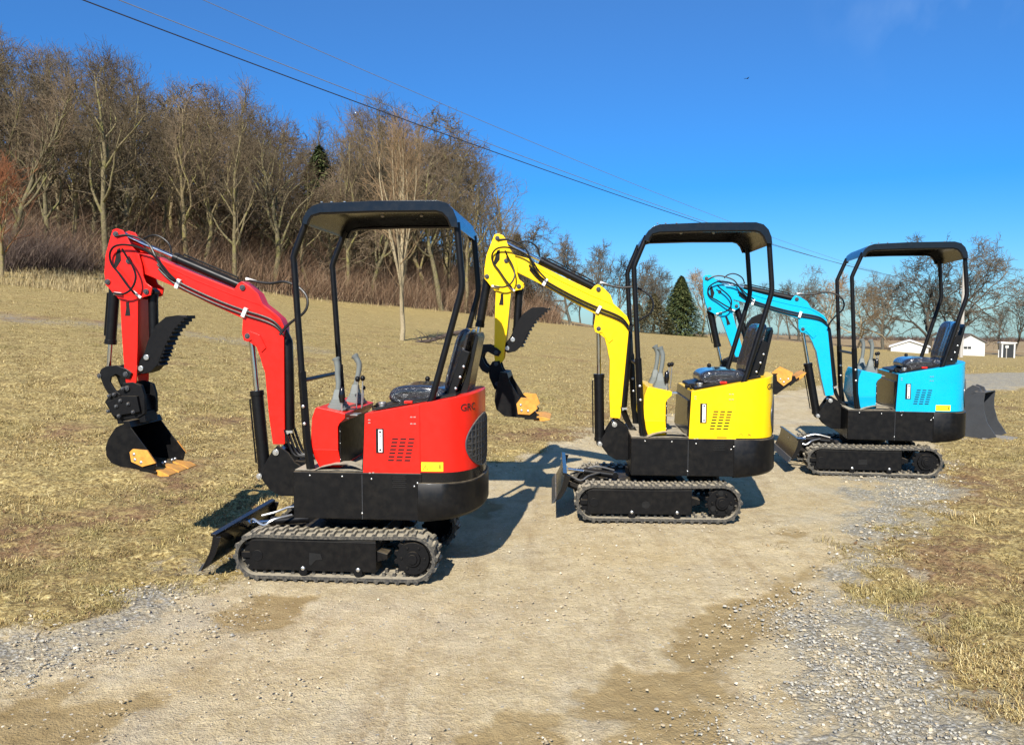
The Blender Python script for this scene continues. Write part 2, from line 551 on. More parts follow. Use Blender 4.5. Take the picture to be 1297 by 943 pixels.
def mk_ground():
    t = NT('ground')
    P = t.coord()
    nf = t.noise(34, 6, .65); nm = t.noise(7, 6, .6); nl = t.noise(1.1, 5, .6); nx = t.noise(120, 3, .6); nh = t.noise(.12, 4, .6)
    # straw-coloured dormant turf with brown thatch and a little green
    grass = t.ramp(nf, [(.33, (.075, .048, .020)), (.44, (.22, .15, .05)), (.53, (.50, .375, .145)), (.67, (.78, .64, .31))])
    grass = t.mix(t.range(nm, .50, .60, 0, .60), grass, (.18, .12, .046))
    grass = t.mix(t.range(t.noise(2.6, 5, .7), .50, .62, 0, .5), grass, (.22, .15, .06))
    grass = t.mix(t.range(t.noise(18, 5, .7), .50, .60, 0, .55), grass, (.46, .35, .135))
    grass = t.mix(t.range(nl, .50, .68, 0, .45), grass, (.24, .19, .065))
    grass = t.mix(t.range(nh, .52, .70, 0, .35), grass, (.36, .27, .10))
    grass = t.mix(t.math('MULTIPLY', t.range(nx, .45, .6), .25), grass, (.10, .065, .03))
    clayc = t.ramp(nf, [(.3, (.11, .055, .028)), (.7, (.27, .155, .085))])
    grass = t.mix(t.math('MULTIPLY', t.attr('clay'), t.range(nm, .32, .52)), grass, clayc)
    trc = t.ramp(nf, [(.3, (.20, .17, .13)), (.7, (.34, .31, .25))])
    grass = t.mix(t.math('MULTIPLY', t.attr('track'), t.range(nm, .40, .55, 0, .8)), grass, trc)
    # packed limestone fines
    dirt = t.ramp(nm, [(.30, (.36, .275, .145)), (.50, (.48, .385, .22)), (.70, (.57, .47, .285))])
    mp = t.node('ShaderNodeMapping'); mp.inputs['Rotation'].default_value = (0, 0, R(35)); mp.inputs['Scale'].default_value = (1, .16, 1)
    t.link(P, mp.inputs['Vector'])
    ns = t.noise(3.2, 6, .65, mp.outputs[0]); ns2 = t.noise(9, 5, .7, mp.outputs[0])
    dirt = t.mix(t.range(ns, .50, .64, 0, .65), dirt, (.30, .215, .11))
    dirt = t.mix(t.range(ns2, .54, .66, 0, .45), dirt, (.60, .51, .34))
    dirt = t.mix(t.range(t.noise(24, 5, .7, mp.outputs[0]), .56, .64, 0, .35), dirt, (.27, .20, .12))
    dirt = t.mix(t.range(t.noise(.9, 5, .6), .52, .66, 0, .6), dirt, (.40, .36, .275))
    dirt = t.mix(t.range(nf, .42, .70, 0, .55), dirt, (.62, .52, .35))
    dirt = t.mix(t.range(nl, .48, .70, 0, .55), dirt, (.41, .30, .14))
    dirt = t.mix(t.math('MULTIPLY', t.range(nx, .52, .64), .5), dirt, (.22, .165, .10))
    v = t.node('ShaderNodeTexVoronoi'); v.inputs['Scale'].default_value = 46; v.inputs['Randomness'].default_value = 1
    t.link(P, v.inputs['Vector'])
    sep = t.node('ShaderNodeSeparateColor'); t.link(v.outputs['Color'], sep.inputs[0])
    stone = t.ramp(sep.outputs[0], [(.0, (.20, .19, .165)), (.4, (.33, .315, .275)), (.75, (.43, .41, .345)), (1, (.60, .56, .46))])
    grv = t.mix(t.range(v.outputs['Distance'], .30, .62), stone, (.24, .21, .15))
    grv = t.mix(t.range(nm, .48, .62, 0, .9), grv, (.42, .35, .22))
    fr = t.math('GREATER_THAN', sep.outputs[1], .95)     # the odd stone in the fines
    dirt = t.mix(t.math('MULTIPLY', fr, t.range(v.outputs['Distance'], .40, .30, 0, .8)), dirt, stone)
    gm = t.range(t.math('ADD', t.attr('gravel'), t.math('MULTIPLY', t.math('SUBTRACT', nm, .5), 1.6)), .38, .62)
    dirt = t.mix(gm, dirt, grv)
    mudc = t.mix(t.range(nm, .3, .7), (.25, .175, .075), (.37, .275, .135))
    mudc = t.mix(t.math('MULTIPLY', t.math('GREATER_THAN', sep.outputs[1], .955), t.range(v.outputs['Distance'], .35, .25)), mudc, (.55, .50, .40))
    mm = t.range(t.math('ADD', t.attr('mud'), t.math('MULTIPLY', t.math('SUBTRACT', nm, .5), 1.3)), .34, .66)
    dirt = t.mix(mm, dirt, mudc)
    rm = t.range(t.math('ADD', t.attr('road'), t.math('MULTIPLY', t.math('SUBTRACT', nf, .5), 1.2)), .40, .60)
    col = t.mix(rm, grass, dirt)
    grm = t.math('MULTIPLY', gm, t.math('SUBTRACT', 1.0, rm))
    col = t.mix(t.math('MULTIPLY', grm, .75), col, grv)
    leaf = t.ramp(nf, [(.3, (.05, .033, .02)), (.7, (.17, .11, .065))])
    col = t.mix(t.attr('wood'), col, leaf)
    # fields beyond the mown one: taller dead growth
    fld = t.mix(t.range(nh, .4, .6), (.27, .18, .085), (.34, .26, .14))
    fld = t.mix(t.range(nl, .4, .6, 0, .5), fld, (.19, .12, .06))
    col = t.mix(t.attr('far'), col, fld)
    t.base(col)
    t.set('Roughness', .92)
    t.set('Specular IOR Level', .2)
    h = t.math('ADD', t.math('MULTIPLY', nf, t.range(rm, 0, 1, 1.0, .42)), t.math('MULTIPLY', t.math('SUBTRACT', 1.0, v.outputs['Distance']), t.math('MULTIPLY', gm, .30)))
    h = t.math('ADD', h, t.math('MULTIPLY', nx, .28))
    t.bump(h, .035, .9)
    return t.mat
ground = make_ground()
tag(ground, 'dead lawn and gravel drive sloping up to the wood', None, kind='structure')

# ------------------------------------------------------------------ loose stones and grass near the camera
def rand_color_mat(name, stops, rough=.9, patch=None):
    t = NT(name)
    g_ = t.node('ShaderNodeNewGeometry')
    c = t.ramp(g_.outputs['Random Per Island'], stops)
    c = t.mix(t.range(t.noise(3, 3), .3, .7, 0, .35), c, tuple(x * .6 for x in stops[len(stops) // 2][1]))
    if patch:
        c = t.mix(t.range(t.noise(2.0, 5, .65), .48, .60, 0, .55), c, patch)
        c = t.mix(t.range(t.noise(.55, 4, .6), .48, .62, 0, .5), c, (.26, .24, .085))
        c = t.mix(t.range(t.noise(8, 5, .65), .50, .60, 0, .5), c, patch)
    t.base(c)
    t.set('Roughness', rough)
    t.set('Specular IOR Level', .25)
    return t.mat

def scatter_points(n, d0, d1, b0, b1, accept):
    D = np.exp(rng.uniform(math.log(d0), math.log(d1), n * 4))
    B = rng.uniform(b0, b1, n * 4)
    x, y = B * D, D
    p = accept(x, y)
    keep = rng.random(len(x)) < p
    return x[keep][:n], y[keep][:n]

def stones(n, name, label, accept, r0, r1, d0, d1, mat, b0=-.75, b1=.75):
    x, y = scatter_points(n, d0, d1, b0, b1, accept)
    n = len(x)
    z = terrain(x, y)
    t_ = (1 + 5 ** .5) / 2
    ico = np.array([(-1, t_, 0), (1, t_, 0), (-1, -t_, 0), (1, -t_, 0), (0, -1, t_), (0, 1, t_), (0, -1, -t_), (0, 1, -t_), (t_, 0, -1), (t_, 0, 1), (-t_, 0, -1), (-t_, 0, 1)]) / 1.9
    fc = np.array([(0, 11, 5), (0, 5, 1), (0, 1, 7), (0, 7, 10), (0, 10, 11), (1, 5, 9), (5, 11, 4), (11, 10, 2), (10, 7, 6), (7, 1, 8), (3, 9, 4), (3, 4, 2), (3, 2, 6), (3, 6, 8), (3, 8, 9), (4, 9, 5), (2, 4, 11), (6, 2, 10), (8, 6, 7), (9, 8, 1)])
    r = r0 + (r1 - r0) * rng.random(n) ** 4
    r = r * (.6 + .12 * y)
    v = ico[None] * (1 + .35 * (rng.random((n, 12, 1)) - .5) * 2)
    v = v * rng.uniform(.6, 1.2, (n, 1, 3)) * np.array([1, 1, .6])
    a = rng.uniform(0, 6.28, n); c, s = np.cos(a)[:, None], np.sin(a)[:, None]
    vx, vy = v[..., 0] * c - v[..., 1] * s, v[..., 0] * s + v[..., 1] * c
    co = np.stack([vx * r[:, None] + x[:, None], vy * r[:, None] + y[:, None], v[..., 2] * r[:, None] + (z + r * .15)[:, None]], -1).reshape(-1, 3)
    ff = (fc[None] + (np.arange(n) * 12)[:, None, None]).ravel()
    o = numpy_mesh(name, co, ff, np.full(n * 20, 3), mat)
    tag(o, label, name.replace('_', ' '), kind='stuff')
    return o
m_stone = rand_color_mat('limestone chips', [(0, (.21, .195, .165)), (.35, (.34, .325, .28)), (.7, (.43, .40, .33)), (1, (.60, .56, .46))])
m_chip_ = 0
m_chip = rand_color_mat('tan chips', [(0, (.26, .20, .125)), (.4, (.42, .34, .22)), (.8, (.55, .46, .31)), (1, (.72, .65, .50))])
def acc_gravel(x, y):
    m = masks(x, y); return np.clip(m[1] * 1.2 - .1, 0, 1) * np.clip(.35 + 1.8 * fbm(x, y, 2.0, 4), .04, 1) * np.where(x > 0, .75, 1)
def acc_road(x, y):
    m = masks(x, y); return np.clip(m[0], 0, 1) * (.12 + .88 * (fbm(x, y, 1.9, 3) > .18)) * .6
stones(30000, 'gravel', 'grey limestone gravel lying along both edges of the drive', acc_gravel, .0022, .0105, 2.6, 14, m_stone)
stones(16000, 'tan_gravel', 'tan chips mixed into the grey gravel beside the drive', acc_gravel, .0022, .012, 2.6, 13, m_chip)
stones(9000, 'loose_stones', 'pale chips and small stones scattered on the packed drive', acc_road, .0018, .0085, 2.6, 11, m_chip)

def blades(n, name, label, accept, L0, L1, w0, d0, d1, mat, lean, b0=-.8, b1=.8, cat=None):
    x, y = scatter_points(n, d0, d1, b0, b1, accept)
    n = len(x)
    z = terrain(x, y)
    L = rng.uniform(L0, L1, n); a = rng.uniform(0, 6.283, n)
    el = rng.uniform(lean[0], lean[1], n)
    w = w0 * (.6 + .8 * rng.random(n)) * (.5 + y / (d0 + 4))
    dx, dy = np.cos(a), np.sin(a)
    px, py = -dy, dx
    base = np.stack([x, y, z - .005], -1)
    mid = base + np.stack([dx * L * .5 * np.cos(el), dy * L * .5 * np.cos(el), L * .5 * np.sin(el) + .006], -1)
    el2 = el - rng.uniform(.2, .9, n)
    tip = mid + np.stack([dx * L * .5 * np.cos(el2), dy * L * .5 * np.cos(el2), L * .5 * np.sin(el2)], -1)
    wv = np.stack([px * w, py * w, np.zeros(n)], -1)
    co = np.stack([base - wv, base + wv, mid + wv * .8, mid - wv * .8, tip], 1).reshape(-1, 3)
    k = (np.arange(n) * 5)[:, None]
    ff = np.concatenate([(k + np.array([[0, 1, 2, 3]])), (k + np.array([[3, 2, 4]]))], 1).ravel()
    sizes = np.tile([4, 3], n)
    o = numpy_mesh(name, co, ff, sizes, mat)
    tag(o, label, cat or name.replace('_', ' '), kind='stuff')
    return o
m_straw = rand_color_mat('dead grass', [(0, (.11, .065, .022)), (.35, (.35, .245, .085)), (.65, (.57, .43, .17)), (.9, (.78, .65, .36)), (1, (.27, .26, .08))], patch=(.125, .075, .026))
def acc_grass(x, y):
    m = masks(x, y)
    return np.clip((1 - m[0]) * (1 - .75 * m[1]) * (1 - .85 * m[3]) - .05, 0, 1) * np.clip(.5 + 2.2 * fbm(x, y, 5.5, 4), .08, 1)
blades(340000, 'dead_grass', 'short straw coloured dormant grass of the lawn on both sides of the drive', acc_grass, .020, .050, .0015, 3.0, 34, m_straw, (.02, .55))
m_tall = rand_color_mat('tall dead grass', [(0, (.17, .115, .055)), (.4, (.33, .25, .12)), (1, (.48, .39, .21))])
def acc_tuft(x, y):
    return acc_grass(x, y) * (fbm(x + 9, y, 3.2, 3) > .10) * .8
blades(50000, 'grass_tufts', 'longer straw tufts standing in clumps on the lawn', acc_tuft, .035, .085, .0015, 3.0, 45, m_straw, (.5, 1.4))
m_leaf = rand_color_mat('fallen leaves', [(0, (.07, .04, .02)), (.5, (.17, .10, .045)), (1, (.36, .26, .13))])
def acc_leaf(x, y):
    m = masks(x, y); return (1 - m[0]) ** 2 * np.clip(.3 + 1.5 * fbm(x, y, 1.1, 3), .05, 1)
blades(9000, 'fallen_leaves', 'brown dead leaves and bits of thatch strewn over the lawn', acc_leaf, .018, .04, .007, 3.0, 18, m_leaf, (.0, .5))
def acc_tall(x, y):
    b = 1000 * x / y
    e = np.interp(b, _B, _DE)
    left = (b < -440) & (y > 29) & (y < e + 2) & (fbm(x, y, .35, 3) > -.45 + (b + 650) / 350)
    rim = (y > e - 1.2 - .8 * fbm(x, y, .5, 3)) & (y < e + 1.5)
    return np.where(left, .4, 0) + np.where(rim, .10, 0)
blades(60000, 'tall_grass', 'tall bleached grass along the foot of the wood', acc_tall, .15, .55, .005, 25, 75, m_tall, (1.0, 1.5), -.80, .12)

# ------------------------------------------------------------------ trees
def bark(name, c0, c1, moss=None, ms=.3):
    t = NT(name)
    n = t.noise(2.5, 5, .6); f = t.noise(14, 4, .65)
    c = t.mix(t.range(f, .3, .7), c0, c1)
    if moss: c = t.mix(t.range(n, .5, .65, 0, ms), c, moss)
    oi = t.node('ShaderNodeObjectInfo')
    c2 = t.ramp(oi.outputs['Random'], [(0, (.55, .50, .45)), (.35, (.85, .88, .80)), (.7, (1.15, 1.08, .95)), (1, (1.3, 1.25, 1.15))])
    c = t.mix(1.0, c, c2, 'MULTIPLY')
    t.base(c); t.set('Roughness', .95); t.set('Specular IOR Level', .1)
    return t.mat
m_bark = bark('grey brown bark', (.095, .078, .05), (.24, .20, .125), (.20, .19, .065), .75)
m_twig = bark('brown twigs', (.095, .074, .052), (.20, .155, .108))
m_barkp = bark('pale grey bark', (.17, .145, .095), (.30, .255, .175))
m_twigp = bark('pale twigs', (.19, .125, .075), (.31, .22, .14))
m_barkd = bark('dark oak bark', (.065, .06, .052), (.15, .135, .115))
m_twigd = bark('grey twigs', (.075, .065, .052), (.15, .13, .105))
m_red = bark('russet twigs', (.22, .085, .045), (.34, .16, .09))
m_brush = bark('undergrowth stems', (.095, .055, .036), (.22, .145, .095))
MPAIR = {'forest': (m_bark, m_twig), 'pale': (m_barkp, m_twigp), 'oak': (m_barkd, m_twigd), 'russet': (m_bark, m_red)}

def grow(style, seed):
    """segments of a bare tree ten metres tall: (p0, p1, r0, r1, level)"""
    rnd = random.Random(seed)
    seg = []
    S = dict(forest=dict(first=.26, n1=13, ang=(22, 50), up=.30, trunk_end=.93, l1=.48, wob=.13, mul=(5, 4, 2)),
             oak=dict(first=.16, n1=13, ang=(40, 78), up=.13, trunk_end=.62, l1=.62, wob=.20, mul=(7, 6, 5)),
             airy=dict(first=.24, n1=14, ang=(22, 48), up=.30, trunk_end=.90, l1=.46, wob=.12, mul=(5, 4, 3)),
             vase=dict(first=.13, n1=20, ang=(7, 30), up=.45, trunk_end=.80, l1=.78, wob=.06, mul=(5, 4, 3)),
             slim=dict(first=.22, n1=18, ang=(28, 50), up=.30, trunk_end=.96, l1=.32, wob=.08, mul=(4, 4, 2)))[style]
    tw = 2.2 if style in ('oak', 'airy') else 1.0
    def dirp(d, ang, az):
        a = d.orthogonal().normalized(); b = d.cross(a)
        return (d * math.cos(ang) + (a * math.cos(az) + b * math.sin(az)) * math.sin(ang)).normalized()
    def branch(p, d, L, r, lvl, nseg):
        pts = [(p, r)]
        for i in range(nseg):
            t = (i + 1) / nseg
            d = (d + Vector((rnd.gauss(0, 1), rnd.gauss(0, 1), rnd.gauss(0, .6))) * S['wob'] * (1 + .5 * lvl) + Vector((0, 0, S['up'] * .22 * (1 if lvl < 4 else .3)))).normalized()
            q = p + d * (L / nseg)
            r2 = r * (1 - t) + r * .28 * t if lvl else r * (1 - .85 * t)
            seg.append((tuple(p), tuple(q), pts[-1][1], max(r2, .006 * tw), lvl))
            p = q; pts.append((p, max(r2, .006)))
        return pts
    trunk = branch(Vector((0, 0, -.15)), Vector((rnd.gauss(0, .03), rnd.gauss(0, .03), 1)).normalized(), 10 * S['trunk_end'], {'oak': .24, 'vase': .16}.get(style, .16), 0, 12)
    def sample(pts, t):
        f = t * (len(pts) - 1); k = min(int(f), len(pts) - 2); u = f - k
        a, b = pts[k], pts[k + 1]
        return a[0].lerp(b[0], u), a[1] * (1 - u) + b[1] * u, (b[0] - a[0]).normalized()
    az = rnd.random() * 6.28
    for i in range(S['n1']):
        t = S['first'] + (1 - S['first']) * (i + rnd.random()) / S['n1']
        p, r, d = sample(trunk, min(t, .99)); az += 2.4 + rnd.gauss(0, .4)
        ang = R(rnd.uniform(*S['ang'])) * (1 - .3 * t)
        L = 10 * S['l1'] * (1 - (.75 if style != 'oak' else .35) * (t - S['first']) / (1 - S['first'])) * rnd.uniform(.7, 1.1)
        if style == 'vase': L = min(L, (10 - p.z) * 1.02) * rnd.uniform(.8, 1.05)
        b1 = branch(p, dirp(d, ang, az), L, max(r * .62, .028), 1, 7)
        a2 = rnd.random() * 6.28
        for j in range(S['mul'][0]):
            t2 = .2 + .8 * (j + rnd.random()) / S['mul'][0]
            p2, r2, d2 = sample(b1, min(t2, .98)); a2 += 2.4
            b2 = branch(p2, dirp(d2, R(rnd.uniform(25, 55)), a2), L * .48 * rnd.uniform(.6, 1.1) * (1.15 - .5 * t2), max(r2 * .62, .016), 2, 5)
            for k in range(S['mul'][1]):
                t3 = .15 + .85 * (k + rnd.random()) / S['mul'][1]
                p3, r3, d3 = sample(b2, min(t3, .98))
                b3 = branch(p3, dirp(d3, R(rnd.uniform(20, 55)), rnd.random() * 6.28), rnd.uniform(.5, 1.15), .011 * tw, 3, 3)
                for q in range(S['mul'][2]):
                    p4, r4, d4 = sample(b3, .2 + .78 * (q + rnd.random()) / S['mul'][2])
                    branch(p4, dirp(d4, R(rnd.uniform(20, 50)), rnd.random() * 6.28), rnd.uniform(.3, .75), .0075 * tw, 4, 2)
    top = max(s[1][2] for s in seg)
    k = 10 / top
    return [(tuple(c * k for c in a), tuple(c * k for c in b), r0, r1, l) for a, b, r0, r1, l in seg]

def seg_mesh(name, segs, sides, mat):
    P0 = np.array([s[0] for s in segs]); P1 = np.array([s[1] for s in segs])
    r0 = np.array([s[2] for s in segs]); r1 = np.array([s[3] for s in segs])
    d = P1 - P0; d /= np.linalg.norm(d, axis=1)[:, None] + 1e-9
    ref = np.where(np.abs(d[:, 2:3]) > .9, np.array([[1., 0, 0]]), np.array([[0, 0, 1.]]))
    a = np.cross(d, ref); a /= np.linalg.norm(a, axis=1)[:, None]
    b = np.cross(d, a)
    ang = np.arange(sides) * 2 * np.pi / sides
    ring = a[:, None] * np.cos(ang)[None, :, None] + b[:, None] * np.sin(ang)[None, :, None]
    V = np.concatenate([P0[:, None] + ring * r0[:, None, None], P1[:, None] + ring * r1[:, None, None]], 1)
    n = len(segs)
    k = np.arange(sides); k2 = (k + 1) % sides
    q = np.stack([k, k2, k2 + sides, k + sides], -1)
    ff = (q[None] + (np.arange(n) * 2 * sides)[:, None, None]).ravel()
    o = numpy_mesh(name, V.reshape(-1, 3), ff, np.full(n * sides, 4), mat, True)
    me = o.data
    bpy.data.objects.remove(o)
    return me
PROTO = {}
def proto(style, look, i):
    key = (style, look, i)
    if key not in PROTO:
        sg = grow(style, hash((style, i)) % 1000 if False else {'forest': 10, 'oak': 40, 'vase': 70, 'slim': 90, 'airy': 25}[style] + i)
        mb, mt = MPAIR[look]
        PROTO[key] = (seg_mesh('trunk', [s for s in sg if s[4] < 2], 7, mb), seg_mesh('crown', [s for s in sg if s[4] >= 2], 3, mt))
    return PROTO[key]
def bare_tree(x, y, h, style, look, i, label, group=None, spread=1.0, cat='tree', name='bare_tree'):
    t, c = proto(style, look, i)
    root = empty(name, (x, y, tz(x, y)), random.random() * 6.28)
    k = h / 10
    root.scale = (k * spread, k * spread, k)
    tag(root, label, cat, group)
    for nm, me in (('trunk', t), ('crown', c)):
        o = bpy.data.objects.new(nm, me)
        COL.objects.link(o); o.parent = root
    return root
def tree_top(px, D, y_top):
    """height that brings a tree at this place up to a level seen in the photograph"""
    x, y = bearing(px, D)
    return EYE + (405 - y_top) / 1000 * D - tz(x, y)

_TX = [-80, 0, 50, 100, 150, 200, 250, 330, 380, 420, 460, 520, 560, 600, 640, 662, 700]
_TY = [10, 25, 55, 60, 52, 80, 95, 108, 160, 145, 112, 120, 135, 195, 240, 285, 300]
def wood_top(px): return float(np.interp(px, _TX, _TY))
rw = random.Random(5)
ordinal = ['leftmost', 'second', 'third', 'fourth', 'fifth', 'sixth', 'seventh', 'eighth', 'ninth', 'tenth', 'eleventh', 'twelfth', 'thirteenth', 'fourteenth', 'fifteenth', 'sixteenth']
# front edge of the wood: each trunk can be told apart in the photograph
front = [(18, .86), (62, .80), (98, .72), (140, .97), (168, .95), (205, .80), (236, .97), (262, .86), (300, .90), (345, .95), (392, .80), (440, .92), (470, .80), (560, .84), (590, .9), (622, .86)]
for k, (px, f) in enumerate(front):
    D = float(np.interp(px - 648.5, _B, _DE)) + rw.uniform(.6, 3.0)
    h = tree_top(px, D, wood_top(px)) * f
    x, y = bearing(px, D)
    bare_tree(x, y, h, 'forest' if k % 4 else 'slim', 'forest', k % 5, f'bare tree on the front edge of the hillside wood, {ordinal[k]} from the left' if k else 'bare tree on the front edge of the hillside wood, leftmost of the row', 'trees along the front edge of the wood', rw.uniform(.8, 1.15))
def deep_label(row, p):
    rank = ('second', 'third', 'fourth', 'fifth', 'hindmost')[row]
    place = ['at the left edge of the photograph', 'left of the red boom head', 'above the red boom head', 'above the red boom', 'between the red boom and the red canopy', 'above the front half of the red canopy', 'above the rear half of the red canopy', 'between the red canopy and the yellow boom head']
    k = int(np.searchsorted([30, 120, 190, 300, 385, 480, 580], p))
    return f'bare hillside tree in the {rank} rank, {place[k]}'
cnt = 0
for row, (dd, step, fh) in enumerate(((5, 34, .78), (10, 31, .86), (17, 33, .93), (25, 36, 1.0), (34, 42, 1.0))):
    px = -90 + row * 9
    while px < 668:
        p = px + rw.uniform(-9, 9)
        D = float(np.interp(p - 648.5, _B, _DE)) + dd + rw.uniform(-2.5, 2.5)
        h = tree_top(p, D, wood_top(p) + rw.uniform(-6, 26)) * fh
        h = max(4.0, min(h, 19))
        x, y = bearing(p, D)
        bare_tree(x, y, h, rw.choice(['forest', 'forest', 'slim', 'oak']), 'forest', rw.randrange(5), deep_label(row, p), 'trees deep inside the hillside wood', rw.uniform(.75, 1.2))
        cnt += 1
        px += step * rw.uniform(.8, 1.2)
# single trees
x, y = on_ground(509, 431)
D = y
bare_tree(x, y, tree_top(509, D, 132), 'vase', 'pale', 1, 'young pale barked tree with upright branches standing alone on the lawn', None, .72)
x, y = bearing(6, 33)
bare_tree(x, y, tree_top(6, 33, 190), 'vase', 'russet', 2, 'small russet twigged tree at the left edge of the photograph', None, 1.1)
far = [
    (668, 3, 303, 'airy', 'oak', 0, .9, 'bare tree just right of the end of the hillside wood'),
    (690, 5, 306, 'airy', 'oak', 1, .9, 'bare tree behind the yellow boom beside its rod'),
    (722, 3, 290, 'oak', 'oak', 2, .75, 'tall round bare tree above the middle of the yellow boom'),
    (752, 6, 300, 'airy', 'oak', 3, .9, 'bare tree above the yellow arm cylinder, right of the round one'),
    (778, 3, 322, 'airy', 'oak', 4, 1, 'bare tree behind the upper end of the yellow boom'),
    (812, 5, 335, 'oak', 'oak', 0, .8, 'bare tree seen behind the front posts of the yellow canopy'),
    (838, 8, 345, 'oak', 'oak', 1, .8, 'bare tree directly behind the dark conifer'),
    (889, 2, 338, 'airy', 'pale', 2, 1.15, 'pale trunked bare tree standing clear between the conifer and the blue boom head'),
    (930, 20, 356, 'airy', 'oak', 1, 1, 'thin bare tree behind the blue boom near the yellow backrest'),
    (962, 24, 352, 'slim', 'oak', 2, 1, 'thin bare tree behind the middle of the blue boom'),
    (985, 12, 362, 'slim', 'oak', 3, 1, 'slender bare tree under the blue boom'),
    (1012, 14, 334, 'oak', 'oak', 3, .7, 'tall bare tree with rising limbs behind the bend of the blue boom'),
    (1049, 6, 342, 'airy', 'pale', 4, 1.1, 'pale bare tree close left of the blue canopy'),
    (1088, 1, 350, 'oak', 'pale', 2, .85, 'bare tree seen between the front posts of the blue canopy'),
    (1118, 0, 330, 'oak', 'oak', 0, .85, 'low forked bare tree in the middle of the blue canopy opening'),
    (1173, -4, 292, 'oak', 'oak', 1, .9, 'largest bare tree at the right, rising above the blue canopy roof'),
    (1209, -4, 296, 'oak', 'oak', 4, .8, 'bare tree beside the pale utility pole'),
    (1266, 6, 382, 'airy', 'oak', 2, .9, 'smaller bare tree left of the outhouse'),
    (1285, 0, 364, 'airy', 'oak', 0, 1.2, 'bare tree behind the outhouse at the right edge'),
    (1325, -6, 350, 'airy', 'oak', 3, 1.0, 'bare tree cut off by the right edge of the photograph'),
]
for px, dd, yt, st, lk, i, sp, lb in far:
    D = float(np.interp(px - 648.5, _B, _DE)) + dd
    x, y = bearing(px, D)
    bare_tree(x, y, max(3, tree_top(px, D, yt)), st, lk, i, lb, 'trees along the field edge', sp)
# a loose row far behind
for k, px in enumerate((700, 735, 765, 800, 825, 860, 905, 945, 975, 1000, 1030)):
    D = float(np.interp(px - 648.5, _B, _DE)) + 30 + 10 * (k % 3)
    x, y = bearing(px, D)
    bare_tree(x, y, max(5, tree_top(px, D, 352 + 14 * (k % 3) - (30 if px < 830 else 0))), 'airy', 'oak', k % 5, 'faint bare tree in the far row behind the field edge', 'faint trees of the far row')

# conifers
def conifer(x, y, h, w, label, seed, cat='conifer', name='conifer', col=0, dens=1.0):
    rnd = np.random.default_rng(seed)
    root = empty(name, (x, y, tz(x, y)))
    tag(root, label, cat)
    mb = MB(); mb.tube([(0, 0, -.1), (0, 0, h * .5), (0, 0, h * .95)], [h * .022, h * .014, h * .003], 8)
    mb.build('trunk', m_barkd, root)
    n = int(9000 * dens)
    t = rnd.random(n) ** .85
    z = h * (.05 + .95 * t)
    az = rnd.uniform(0, 6.283, n)
    lob = .68 + .20 * rnd.random(n) + .26 * np.sin(az * 5 + z * 3.1 / h * 9) * np.cos(z * 21 / h + az * 2)
    rmax = w * (1 - t) ** .80 * lob + .05
    rr = rmax * (rnd.random(n) ** .38)
    c = np.stack([rr * np.cos(az), rr * np.sin(az), z - .25 * rr], -1)
    L = .17 * h / 8 * 1.5; 
    out = np.stack([np.cos(az), np.sin(az), -.25 + rnd.normal(0, .35, n)], -1)
    tn = np.stack([-np.sin(az), np.cos(az), rnd.normal(0, .3, n)], -1)
    a = c + out * L * rnd.uniform(.7, 1.3, (n, 1)); b = c - out * L * .5 + tn * L * .35; d = c - out * L * .5 - tn * L * .35
    co = np.stack([a, b, d], 1).reshape(-1, 3)
    o = numpy_mesh('crown', co, np.arange(n * 3), np.full(n, 3), m_needle[col])
    o.parent = root
    return root
m_needle = [rand_color_mat('dark needles', [(0, (.020, .032, .012)), (.5, (.055, .075, .022)), (1, (.14, .145, .045))]),
            rand_color_mat('brownish needles', [(0, (.05, .045, .02)), (.5, (.10, .085, .035)), (1, (.17, .14, .07))])]
D = 84; x, y = bearing(862, D)
conifer(x, y, tree_top(862, D, 350), 3.4, 'dense dark green conifer at the far edge of the field', 3, dens=1.6)
x, y = bearing(828, 82); conifer(x, y, tree_top(828, 82, 372), 3.0, 'brownish green cedar just left of the dark conifer', 4, col=1, dens=.9)
x, y = bearing(808, 80); conifer(x, y, tree_top(808, 80, 384), 2.4, 'lower brownish cedar left of its taller twin', 9, col=1, dens=.6)
x, y = bearing(408, 68); conifer(x, y, tree_top(408, 68, 190), 5.0, 'dark pine poking out of the wood above the red boom', 5, cat='pine', name='pine', col=0, dens=.55)
x, y = bearing(655, 76); conifer(x, y, 7.5, 2.6, 'ivy covered tree at the right end of the wood', 6, cat='tree', name='evergreen_tree', col=1, dens=.9)

